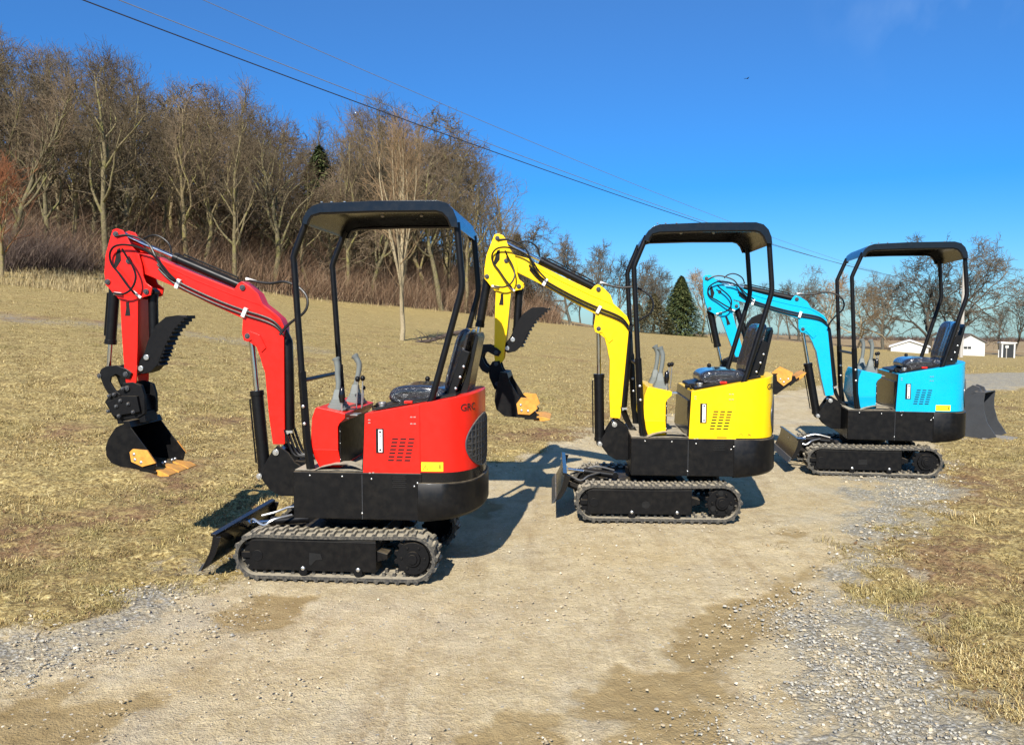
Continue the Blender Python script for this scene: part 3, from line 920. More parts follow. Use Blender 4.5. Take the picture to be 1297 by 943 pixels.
# undergrowth
def brush(n, name, label, fn, mat, h0, h1, w):
    """arching stems, two segments each, from fn(n) -> x, y"""
    x, y = fn(n); n = len(x); z = terrain(x, y)
    H_ = rng.uniform(h0, h1, n); a = rng.uniform(0, 6.283, n); ln = rng.uniform(.05, .95, n)
    d = np.stack([np.cos(a) * ln, np.sin(a) * ln, np.ones(n)], -1)
    base = np.stack([x, y, z - .05], -1)
    mid = base + d * (H_ * .55)[:, None]
    d2 = d + np.stack([np.cos(a) * .5, np.sin(a) * .5, -.2 * np.ones(n)], -1) + rng.normal(0, .55, (n, 3))
    tip = mid + d2 * (H_ * .45)[:, None]
    b2 = rng.uniform(0, 6.28, n)
    wv = np.stack([np.cos(b2), np.sin(b2) * .3, np.zeros(n)], -1) * w
    # side twigs
    s0 = base + (mid - base) * rng.uniform(.3, 1, (n, 1)); s1 = s0 + rng.normal(0, .30, (n, 3)) * H_[:, None] * .5 + np.array([0, 0, .15])
    co = np.stack([base - wv, base + wv, mid + wv * .7, mid - wv * .7, tip, s0 - wv * .5, s0 + wv * .5, s1], 1).reshape(-1, 3)
    k = (np.arange(n) * 8)[:, None]
    ff = np.concatenate([k + np.array([[0, 1, 2, 3]]), k + np.array([[3, 2, 4]]), k + np.array([[5, 6, 7]])], 1).ravel()
    o = numpy_mesh(name, co, ff, np.tile([4, 3, 3], n), mat)
    tag(o, label, 'undergrowth', kind='stuff')
    return o
m_brush = rand_color_mat('undergrowth stems', [(0, (.045, .028, .018)), (.4, (.13, .075, .043)), (.75, (.23, .14, .082)), (1, (.40, .30, .19))])
m_brush2 = rand_color_mat('dark bramble', [(0, (.03, .022, .018)), (.6, (.09, .06, .05)), (1, (.20, .15, .11))])
def f_edge(n):
    b = rng.uniform(-760, 60, n); de = np.interp(b, _B, _DE)
    D = de + rng.random(n) ** 1.1 * 14 + .3
    return b / 1000 * D, D
def f_deep(n):
    b = rng.uniform(-760, 40, n); de = np.interp(b, _B, _DE)
    D = de + rng.uniform(10, 42, n)
    return b / 1000 * D, D
brush(50000, 'undergrowth', 'reddish brown brush at the front edge of the wood', f_edge, m_brush, .6, 3.2, .011)
brush(45000, 'undergrowth', 'brown saplings and brush up the wooded hillside', f_deep, m_brush, 1.2, 4.5, .014)
def f_bram(n):
    b = rng.normal(-600, 30, n); de = np.interp(b, _B, _DE)
    D = de + rng.uniform(-1, 4, n)
    return b / 1000 * D, D
brush(9000, 'bramble', 'dark bramble thicket at the left foot of the wood', f_bram, m_brush2, .8, 2.0, .012)
def f_far(n):
    b = rng.uniform(60, 700, n); D = np.interp(b, _B, _DF) + 150 + rng.uniform(0, 60, n)
    return b / 1000 * D, D
brush(14000, 'distant_woodland', 'low bluish line of woodland on the horizon', f_far, m_brush2, 1.0, 3.2, .16)

# ------------------------------------------------------------------ buildings, pole, wires
def simple(name, col, rough=.8, ns=6, amt=.25):
    t = NT(name)
    n = t.noise(ns, 5, .6)
    t.base(t.mix(t.range(n, .3, .7), col, tuple(c * (1 - amt) for c in col)))
    t.set('Roughness', rough)
    return t.mat
m_wall = simple('white painted siding', (.64, .63, .58)); m_roof = simple('brown shingle roof', (.12, .10, .085))
m_glass = simple('dark glass and doorway shade', (.03, .035, .04), .1); m_wroof = simple('pale metal roof', (.74, .74, .72), .8)
m_wood = simple('weathered pole wood', (.42, .39, .34), .9, 12, .3); m_woodd = simple('dark rotten wood', (.07, .05, .04), .95, 8)
def gable(name, label, x, y, rz, w, d, h, rise, roofm, windows, over=.25, door=None):
    root = empty(name, (x, y, tz(x, y) - .1), rz)
    tag(root, label, 'building')
    mb = MB(); mb.prism([(-w / 2, 0), (w / 2, 0), (w / 2, h), (0, h + rise), (-w / 2, h)], 0, d)
    wall = mb.build('wall', m_wall, root)
    mb = MB()
    th = .14
    for s in (-1, 1):
        k = rise / (w / 2)
        e = w / 2 + over
        mb.prism([(0, h + rise + .02), (s * e, h + rise - k * e + .02), (s * e, h + rise - k * e + .02 + th), (0, h + rise + .02 + th)], -over, d + over)
    mb.build('roof', roofm, root)
    for wx, wz, ww, wh in windows:
        mb = MB()
        for a, b, c_, d_ in ((wx, wz + wh / 2, ww + .14, .07), (wx, wz - wh / 2, ww + .14, .07)): mb.box((a, -.02, b), (c_, .05, d_))
        for s in (-1, 1): mb.box((wx + s * (ww / 2 + .035), -.02, wz), (.07, .05, wh))
        wf = mb.build('window', m_wall, root)
        mb = MB(); mb.box((wx, -.008, wz), (ww, .012, wh)); mb.build('pane', m_glass, wf)
        mb = MB(); mb.box((wx, -.02, wz), (.05, .02, wh)); mb.build('mullion', m_wall, wf)
    if door:
        mb = MB(); mb.box((door[0], -.012, door[2] / 2 + .1), (door[1], .02, door[2])); mb.build('door', m_glass, root)
    return root
x, y = bearing(1229, 106)
gable('garage', 'white garage with a brown gable roof behind the utility pole', x, y, R(-14), 3.5, 4.5, 1.9, 1.0, m_roof, [(-.35, 1.15, .9, .4)])
x, y = bearing(1152, 108)
gable('farm_shed', 'long low white shed seen under the blue canopy', x, y, R(-26), 4.6, 5, .85, .80, m_wroof, [])
def outhouse():
    x, y = bearing(1277, 96)
    root = empty('outhouse', (x, y, tz(x, y)), R(-10)); tag(root, 'small white frame hut with a dark doorway at the right edge', 'hut')
    mb = MB()
    for s in (-1, 1): mb.box((s * .68, 0, .85), (.16, .16, 1.7))
    mb.box((0, 0, 1.72), (1.6, .2, .14)); mb.box((0, .7, .85), (1.4, .08, 1.7)); mb.box((-.7, .36, .85), (.06, .7, 1.7)); mb.box((.7, .36, .85), (.06, .7, 1.7))
    mb.build('frame', m_wall, root)
    mb = MB(); mb.box((0, .03, .83), (1.18, .04, 1.6)); mb.build('doorway', m_glass, root)  # dark sheet across the doorway paints the shade inside the hut
    mb = MB(); mb.prism([(-.9, 1.78), (.9, 1.78), (.9, 1.86), (-.9, 1.95)], -.2, .9); mb.build('roof', m_wroof, root)
outhouse()
for px, D, h, lb in ((1275, 84, 1.3, 'grey field post with a small white plate before the outhouse'), (1265, 92, .9, 'short white marker post left of the outhouse')):
    x, y = bearing(px, D)
    root = empty('marker_post', (x, y, tz(x, y))); tag(root, lb, 'post')
    mb = MB(); mb.tube([(0, 0, -.1), (0, 0, h)], .05, 8); mb.build('post', m_wall if h < 1 else m_wood, root)
    if h > 1:
        mb = MB(); mb.box((0, -.06, h - .05), (.34, .02, .26)); mb.build('plate', m_wall, root)
PX, PY = bearing(1217.5, 77)
PZ = tz(PX, PY)
root = empty('utility_pole', (PX, PY, PZ)); tag(root, 'tall pale wooden utility pole behind the blue canopy', 'utility pole')
mb = MB(); mb.tube([(0, 0, -.3), (0, 0, 5), (0, 0, 9.9)], [.19, .165, .13], 12); mb.build('pole', m_wood, root)
for zz in (4.35, 4.6, 4.85):
    mb = MB(); mb.tube([(-.12, 0, zz - PZ), (-.30, 0, zz - PZ)], [.05, .03], 8); mb.build('insulator', m_wall, root)
def wire(p_near, p_far, sag, r, label, mat):
    a, b = Vector(p_near), Vector(p_far)
    pts = []
    for i in range(61):
        t = i / 60
        p = a.lerp(b, t); p.z -= 4 * sag * t * (1 - t); pts.append(p)
    mb = MB(); mb.tube(pts, r, 6)
    o = mb.build('power_line', mat, None)
    tag(o, label, 'overhead line', 'overhead lines crossing the sky')
m_wire = simple('dark cable', (.025, .025, .03), .6); m_wire2 = simple('bare aluminium cable', (.20, .22, .26), .5)
WIRES = [((-10.48, 14.0, 8.2), (43.81, 77.0, 4.85), 1.2, .013, 0),
         ((-10.48, 14.0, 8.5), (43.81, 77.0, 4.6), 1.2, .010, 1),
         ((-10.48, 14.0, 9.3), (43.81, 77.0, 4.35), 1.2, .008, 2)]
WIRES = [((a[0] + (a[0] - b[0]) * 0, a[1], a[2]), b, s_, r_, k) for a, b, s_, r_, k in WIRES]
for (pn, pf, sg, r_, k), lb in zip(WIRES, ('thick dark overhead cable, lowest of the three', 'thinner grey overhead wire just above the thick one', 'faint overhead wire, uppermost of the three')):
    wire(pn, pf, sg, r_, lb, (m_wire, m_wire2, m_wire2)[k])

# fallen branch lying on the lawn
x, y = on_ground(556, 436)
mb = MB()
rb = random.Random(4)
root = empty('fallen_branch', (x, y, tz(x, y))); tag(root, 'dark fallen branch lying on the lawn right of the young tree', 'branch')
mb.tube(smooth_path([(-.75, -.2, .06), (-.3, -.05, .12), (.2, .05, .28), (.8, .15, .42), (1.5, .2, .36)], 3), [.035, .05, .055, .06, .06, .065, .065, .07, .07, .07, .07, .06, .05], 8)
mb.build('limb', m_woodd, root)
mb = MB()
for i in range(34):
    t = rb.random(); p = Vector((-.7 + 2.0 * t, -.1 + .3 * t, .10 + .3 * t)); d = Vector((rb.uniform(-.5, .4), rb.uniform(-.3, .3), rb.uniform(-.15, .5)))
    mb.tube([p, p + d * .5, p + d + Vector((0, 0, -.1))], [.018, .011, .005], 4)
mb.build('twig', m_woodd, root)

# ------------------------------------------------------------------ compact excavator
def rot2(p, c, ang):
    a = R(ang); dx, dz = p[0] - c[0], p[1] - c[1]
    return (c[0] + dx * math.cos(a) + dz * math.sin(a), c[1] - dx * math.sin(a) + dz * math.cos(a))

BOOM = [(-0.595, 0.741), (-0.618, 0.928), (-0.638, 1.207), (-0.655, 1.258), (-0.666, 1.302), (-0.693, 1.376), (-0.74, 1.407), (-0.777, 1.427), (-0.787, 1.463), (-0.779, 1.56), (-0.974, 1.644), (-1.235, 1.766), (-1.397, 1.833), (-1.488, 1.868), (-1.552, 1.891), (-1.578, 1.937), (-1.56, 1.978), (-1.484, 1.988), (-1.345, 1.961), (-1.313, 1.94), (-1.083, 1.845), (-0.833, 1.749), (-0.806, 1.785), (-0.779, 1.8), (-0.729, 1.769), (-0.675, 1.721), (-0.646, 1.655), (-0.585, 1.609), (-0.531, 1.563), (-0.507, 1.514), (-0.508, 1.371), (-0.515, 0.742)]
ARMP = [(-1.631, 2.133), (-1.603, 2.143), (-1.56, 2.13), (-1.534, 2.089), (-1.504, 2.028), (-1.457, 1.976), (-1.438, 1.905), (-1.43, 1.833), (-1.415, 1.792), (-1.373, 1.761), (-1.385, 1.71), (-1.43, 1.699), (-1.472, 1.679), (-1.485, 1.369), (-1.501, 1.145), (-1.53, 1.098), (-1.567, 1.108), (-1.576, 1.165), (-1.58, 1.212), (-1.59, 1.467), (-1.594, 1.679), (-1.629, 1.712), (-1.668, 1.757), (-1.691, 1.779), (-1.696, 1.857), (-1.685, 1.968), (-1.657, 2.056)]
ARMBOX = [(-1.594, 1.69), (-1.473, 1.689), (-1.485, 1.369), (-1.502, 1.202), (-1.575, 1.202), (-1.59, 1.467)]
PIN = dict(zip(('foot', 'lug', 'armpiv', 'armtop', 'bktcyl', 'thumbcyl', 'linkarm', 'bktpiv', 'boomcyl', 'boomfoot', 'linkend'),
    [(-0.559, 0.695), (-0.774, 1.759), (-1.524, 1.931), (-1.606, 2.106), (-1.672, 1.798), (-1.411, 1.734), (-1.562, 1.196), (-1.557, 1.103), (-0.747, 1.446), (-0.674, 0.536), (-1.741, 1.184)]))
BRACKET = [(-0.551, 0.741), (-0.478, 0.69), (-0.437, 0.629), (-0.343, 0.584), (-0.344, 0.537), (-0.413, 0.531), (-0.429, 0.489), (-0.42, 0.427), (-0.352, 0.423), (-0.352, 0.407), (-0.542, 0.409), (-0.605, 0.444), (-0.657, 0.511), (-0.672, 0.563), (-0.633, 0.626), (-0.589, 0.699)]
THUMB = [(-1.163, 1.571), (-1.216, 1.581), (-1.298, 1.571), (-1.37, 1.514), (-1.422, 1.42), (-1.452, 1.336), (-1.504, 1.253), (-1.5, 1.211), (-1.467, 1.195), (-1.412, 1.211), (-1.362, 1.259), (-1.32, 1.363), (-1.252, 1.483)]
THUMBPIN = [(-1.477, 1.232), (-1.436, 1.305)]
LINK = [(-1.745, 1.191), (-1.732, 1.228), (-1.699, 1.246), (-1.627, 1.254), (-1.557, 1.231), (-1.52, 1.203), (-1.538, 1.166), (-1.576, 1.171), (-1.629, 1.197), (-1.663, 1.176), (-1.67, 1.144), (-1.644, 1.098), (-1.601, 1.061), (-1.619, 1.019), (-1.668, 1.04), (-1.709, 1.102)]
COUPLER = [(-1.72, 1.011), (-1.685, 1.059), (-1.612, 1.096), (-1.589, 1.138), (-1.523, 1.144), (-1.464, 1.123), (-1.444, 1.055), (-1.445, 0.935), (-1.509, 0.897), (-1.652, 0.896)]
BUCKET_A = [(-1.523, 0.885), (-1.583, 0.859), (-1.636, 0.786), (-1.657, 0.729), (-1.654, 0.673), (-1.623, 0.627), (-1.56, 0.602), (-1.432, 0.589), (-1.337, 0.566), (-1.316, 0.637), (-1.405, 0.753), (-1.492, 0.87)]
CUT_A = [(-1.487, 0.701), (-1.465, 0.722), (-1.369, 0.715), (-1.313, 0.632), (-1.405, 0.607), (-1.478, 0.639)]
BUCKET_B = [(-1.176, 1.08), (-1.188, 1.005), (-1.214, 0.917), (-1.22, 0.848), (-1.204, 0.781), (-1.14, 0.729), (-0.981, 0.718), (-0.894, 0.712), (-0.881, 0.756), (-1.013, 0.868), (-1.097, 1.005), (-1.119, 1.074)]
CUT_B = [(-1.044, 0.83), (-1.007, 0.881), (-0.907, 0.875), (-0.875, 0.794), (-0.938, 0.743), (-1.032, 0.749)]
COUPLER_B = [(-1.279, 1.108), (-1.247, 1.159), (-1.189, 1.166), (-1.164, 1.095), (-1.112, 1.038), (-1.125, 0.955), (-1.189, 0.903), (-1.234, 0.941), (-1.273, 1.031)]
YPIV = [(-1.217, 1.14)][0]
HOSE_BOOM = [(-1.34, 1.911), (-1.283, 1.855), (-1.205, 1.799), (-1.059, 1.728), (-0.902, 1.662), (-0.761, 1.611), (-0.641, 1.575), (-0.564, 1.54), (-0.513, 1.484)]
HOSE_LOOPS = [
    [(-1.194, 1.808), (-1.256, 1.864), (-1.307, 1.93), (-1.369, 1.986), (-1.453, 2.022), (-1.538, 2.033), (-1.602, 2.018), (-1.636, 1.973), (-1.628, 1.912), (-1.576, 1.851), (-1.515, 1.774), (-1.463, 1.718)],
    [(-1.532, 2.006), (-1.507, 1.955), (-1.472, 1.899), (-1.447, 1.839), (-1.449, 1.788), (-1.477, 1.743), (-1.526, 1.718), (-1.574, 1.718), (-1.606, 1.723)],
    [(-1.605, 2.09), (-1.539, 2.099), (-1.464, 2.083), (-1.38, 2.037), (-1.339, 1.975), (-1.304, 1.904), (-1.263, 1.842), (-1.226, 1.811)],
]
HOSE_TOP = [(-1.461, 2.067), (-1.428, 2.092), (-1.373, 2.102), (-1.32, 2.081), (-1.278, 2.04), (-1.264, 1.983)]
HOSE_BACK = [(-0.754, 1.811), (-0.691, 1.796), (-0.591, 1.785), (-0.501, 1.795), (-0.417, 1.769), (-0.355, 1.718), (-0.335, 1.657), (-0.357, 1.596), (-0.432, 1.54), (-0.486, 1.489), (-0.508, 1.453)]
FIT_BACK = [(-0.765, 1.817), (-0.696, 1.796)]

def skirt_outline(inset=0.0, front=-.325, n=15, seam=.47, tail=.80):
    """plan of the upper structure, anticlockwise, squared front and a round tail"""
    w = .42 - inset
    pts = [(front + inset, w), (front + inset, -w)]
    for i in range(n + 1):
        t = math.pi * (i / n) - math.pi / 2
        c, s_ = math.cos(t), math.sin(t)
        pts.append((seam + (tail - inset - seam) * abs(c) ** .58, w * math.copysign(abs(s_) ** .85, s_)))
    return pts
# near-side path of the hood in plan with arc length, to wrap stickers and the grille on the curve
_HP = [Vector(p) for p in skirt_outline(.012, n=60)[1:]]
_HL = [0]
for a, b in zip(_HP, _HP[1:]): _HL.append(_HL[-1] + (b - a).length)
def wrap(s, z, off=.003):
    """s = distance along the hood's side measured so that s = x on the flat part"""
    s0 = s - _HP[0].x
    for i in range(len(_HL) - 1):
        if s0 <= _HL[i + 1] or i == len(_HL) - 2:
            t = (s0 - _HL[i]) / max(_HL[i + 1] - _HL[i], 1e-6)
            p = _HP[i].lerp(_HP[i + 1], t)
            d = (_HP[i + 1] - _HP[i]).normalized()
            q = p + Vector((d.y, -d.x)) * off
            return (q.x, q.y, z)
def hood_top(x): return .993 + (x - .11) * .178

def wrapped_patch(mb, s0, s1, z0, z1, th=.0015, n=8):
    ss = [s0 + (s1 - s0) * i / n for i in range(n + 1)]
    rings = [[wrap(s, z0, -.002), wrap(s, z1, -.002), wrap(s, z1, th), wrap(s, z0, th)] for s in ss]
    return mb.loft(rings)

def text_on_hood(txt, s, z, size, parent, T, mat):
    cu = bpy.data.curves.new('lettering', 'FONT')
    cu.body = txt; cu.size = size; cu.extrude = .001; cu.resolution_u = 2
    tmp = bpy.data.objects.new('lettering', cu)
    COL.objects.link(tmp)
    bpy.context.view_layer.update()
    me = bpy.data.meshes.new_from_object(tmp.evaluated_get(bpy.context.evaluated_depsgraph_get()))
    bpy.data.objects.remove(tmp)
    for v in me.vertices:
        v.co = T @ Vector(wrap(s + v.co.x * 1.15, z + v.co.y, .002 + v.co.z))
    me.materials.clear(); me.materials.append(M[mat])
    o = bpy.data.objects.new('lettering', me)
    COL.objects.link(o); o.parent = parent
    return o

def belt_path(n=170):
    """closed centre line of the rubber belt: idler in front (-x), sprocket behind (+x)"""
    xi, zi, ri = -.490, .148, .128
    xs, zs, rs = .468, .152, .132
    pts = []
    def arc(cx, cz, r, a0, a1, k):
        for i in range(k): 
            a = R(a0 + (a1 - a0) * i / k)
            pts.append((cx + r * math.cos(a), cz + r * math.sin(a)))
    arc(xi, zi, ri, 90, 270, 24)
    for i in range(20): pts.append((xi + (xs - xi) * i / 20, (zi - ri) * (1 - i / 20) + (zs - rs) * i / 20))
    arc(xs, zs, rs, -90, 90, 24)
    for i in range(20):
        t = i / 20
        sag = -.006 * math.sin(math.pi * t)
        pts.append((xs + (xi - xs) * t, (zs + rs) * (1 - t) + (zi + ri) * t + sag))
    # resample evenly
    P = [Vector(p) for p in pts] + [Vector(pts[0])]
    L = [0]
    for a, b in zip(P, P[1:]): L.append(L[-1] + (b - a).length)
    out = []
    j = 0
    for i in range(n):
        s = L[-1] * i / n
        while L[j + 1] < s: j += 1
        t = (s - L[j]) / (L[j + 1] - L[j])
        out.append(P[j].lerp(P[j + 1], t))
    return out

def make_track(root, ysign, sprocket_kind):
    yc = .375 * ysign
    hw = .09
    path = belt_path()
    n = len(path)
    mb = MB()
    rings = []
    nrm = []
    for i, p in enumerate(path):
        d = (path[(i + 1) % n] - path[i - 1]).normalized()
        o = Vector((d.y, -d.x))         # outward (path runs anticlockwise seen from -y ... flipped below)
        c = Vector((0, .15))
        if (p + o * .02 - Vector((max(-.490, min(.468, p.x)), .15))).length < (p - Vector((max(-.490, min(.468, p.x)), .15))).length: o = -o
        nrm.append((d, o))
        q0, q1 = p - o * .012, p + o * .008
        rings.append([(q0.x, yc - hw, q0.y), (q0.x, yc + hw, q0.y), (q1.x, yc + hw, q1.y), (q1.x, yc - hw, q1.y)])
    rings.append(rings[0])
    mb.loft(rings, cap=False)
    step = n / 44
    for k in range(88):
        i = int(k * step / 2) % n
        d, o = nrm[i]
        p = path[i]
        side = -1 if k % 2 else 1
        ya, yb = (yc - hw + .002, yc + .012) if side < 0 else (yc - .012, yc + hw - .002)
        ym = (ya + yb) / 2
        rr = []
        for y, wid, sh in ((ya, .016, .004 * side), (ym, .011, 0), (yb, .016, -.004 * side)):
            q = p + d * sh
            a, b = q - d * wid + o * .008, q + d * wid + o * .008
            a2, b2 = q - d * wid * .55 + o * .022, q + d * wid * .55 + o * .022
            rr.append([(a.x, y, a.y), (b.x, y, b.y), (b2.x, y, b2.y), (a2.x, y, a2.y)])
        mb.loft(rr)
    for k in range(44):                   # inner guide lugs
        i = int(k * step) % n
        d, o = nrm[i]; p = path[i]
        for yy in (-.035, .035):
            a, b = p - d * .012 - o * .010, p + d * .012 - o * .010
            a2, b2 = p - d * .007 - o * .034, p + d * .007 - o * .034
            mb.loft([[(a.x, yc + yy - .012, a.y), (b.x, yc + yy - .012, b.y), (b2.x, yc + yy - .012, b2.y), (a2.x, yc + yy - .012, a2.y)],
                     [(a.x, yc + yy + .012, a.y), (b.x, yc + yy + .012, b.y), (b2.x, yc + yy + .012, b2.y), (a2.x, yc + yy + .012, a2.y)]])
    tr = mb.build('rubber_track', 'rubber', root, sharp=30)
    yo = ysign * .455                     # outer face of the side frame
    # track frame beam
    f = MB()
    ya, yb = sorted((yo - ysign * .006, yc - ysign * .06))
    f.prism([(-.525, .246), (-.54, .23), (-.54, .085), (-.515, .062), (.245, .062), (.245, .246)], ya, yb)
    f.box((-.145, (ya + yb) / 2, .250), (.78, abs(yb - ya) + .006, .009))
    f.prism([(.24, .19), (.31, .17), (.31, .14), (.24, .12)], ya + .02, yb)
    f.box((-.30, yc - ysign * .12, .16), (.06, .12, .08)); f.box((.18, yc - ysign * .12, .16), (.06, .12, .08))
    fr = f.build('track_frame', 'body', tr, bevel=.004)
    h = MB()
    yh = yo + ysign * -.004
    y0, y1 = sorted((yh, yh + ysign * .0015))
    if sprocket_kind == 0:
        h.prism([(-.165, .175), (-.095, .168), (-.085, .135), (-.125, .13), (-.155, .098), (-.168, .1)], y0, y1)
    elif sprocket_kind == 1:
        h.prism([(-.10 + .033 * math.cos(R(a)), .135 + .03 * math.sin(R(a))) for a in range(0, 360, 45)], y0, y1)
    else:
        h.prism([(-.15, .165), (-.07, .165), (-.07, .115), (-.15, .115)], y0, y1)
    h.build('frame_opening_shade', 'dark', fr)  # flat dark plate on the beam, coloured as the shade in its hole
    for bx in (-.205, .135):
        b = MB(); b.ball((bx, yo, .078), .014, 6, (1, .5, 1)); b.build('bolt', 'zinc', fr)
        r = MB(); r.ycyl(bx, .060, yc - .05, yc + .05, .032, 18); r.ycyl(bx, .058, yc - .084, yc + .084, .027, 14)
        r.build('roller', 'iron', tr, bevel=.003)
    # idler
    w = MB()
    w.ycyl(-.490, .148, yc - .045, yc + .045, .108, 28)
    w.ycyl(-.490, .148, yc - .078, yc + .078, .035, 16)
    for a in range(0, 360, 60):
        w.box((-.490 + .07 * math.cos(R(a)), yo - ysign * .028, .148 + .07 * math.sin(R(a))), (.07, .03, .035), Matrix.Rotation(-R(a), 3, 'Y'))
    w.build('idler', 'iron', tr, bevel=.003)
    # sprocket
    sx, sz = .468, .152
    pts = []
    for k in range(13):
        a0 = 360 / 13 * k
        for da, rr in ((-9, .104), (-5, .122), (5, .122), (9, .104)):
            pts.append((sx + rr * math.cos(R(a0 + da)), sz + rr * math.sin(R(a0 + da))))
    w = MB()
    y0, y1 = sorted((yo - ysign * .03, yo - ysign * .055))
    w.prism(pts, y0, y1)
    y0, y1 = sorted((yo - ysign * .010, yo - ysign * .055))
    if sprocket_kind == 1:
        w.ycyl(sx, sz, *sorted((yo - ysign * .022, yo - ysign * .05)), .102, 32)
    else:
        w.ycyl(sx, sz, y0, y1, .098 if sprocket_kind == 0 else .075, 32)
    sp = w.build('sprocket', 'iron', tr, bevel=.003)
    w = MB()
    y0, y1 = sorted((yo + ysign * .014, yo - ysign * .03))
    w.ycyl(sx, sz, y0, y1, .030, 10)
    w.ycyl(sx, sz, *sorted((yo + ysign * .004, yo - ysign * .03)), .046, 24)
    for a in range(0, 360, 60):
        w.ycyl(sx + .07 * math.cos(R(a)), sz + .07 * math.sin(R(a)), *sorted((yo - ysign * .004, yo - ysign * .03)), .009, 8)
    w.build('hub', 'iron', sp, bevel=.002)
    if sprocket_kind == 1:
        w = MB()
        for a in (95, 215, 335):
            w.ycyl(sx + .075 * math.cos(R(a)), sz + .075 * math.sin(R(a)), *sorted((yo - ysign * .020, yo - ysign * .03)), .020, 14)
        w.build('disc_hole_shade', 'dark', sp)  # dark discs on the sprocket paint the shade of its holes
    return tr

def cylinder(root, name, p0, p1, y, r, split, hose=True, T=None, rod_mat='chrome'):
    """hydraulic cylinder: barrel from p0, rod on to p1"""
    a, b = Vector((p0[0], y, p0[1])), Vector((p1[0], y, p1[1]))
    m = a.lerp(b, split)
    d = (b - a).normalized()
    mb = MB(T)
    mb.cyl(a + d * .02, m, r, 20)
    mb.cyl(m - d * .028, m + d * .004, r * 1.12, 20)
    mb.cyl(a + d * .015, a + d * .04, r * 1.08, 20)
    mb.cyl(a + Vector((0, -r * .9, 0)), a + Vector((0, r * .9, 0)), .028, 16)
    if hose:
        side = Vector((-d.z, 0, d.x))
        if side.z < 0: side = -side
        if abs(side.z) < .5 and side.x > 0: side = -side
        o = side * (r + .012)
        mb.tube([a + d * .07 + side * r * .6, a + d * .075 + o, m - d * .05 + o, m - d * .045 + side * r * .6], .006, 6)
    barrel = mb.build(name, 'black', root, bevel=.002)
    mb = MB(T)
    mb.cyl(m - d * .01, b - d * .02, r * .46, 16)
    mb.cyl(b + Vector((0, -r * .8, 0)), b + Vector((0, r * .8, 0)), .024, 16)
    mb.build('rod', rod_mat, barrel)
    return barrel

def pins(parent, T, lst, y0, y1, r=.019, mat='graysteel'):
    for p in lst:
        mb = MB(T)
        mb.ycyl(p[0], p[1], y0, y1, r, 14)
        mb.ycyl(p[0], p[1], y0 - .006, y1 + .006, r * .62, 6)
        mb.build('pin', mat, parent, bevel=.0015)

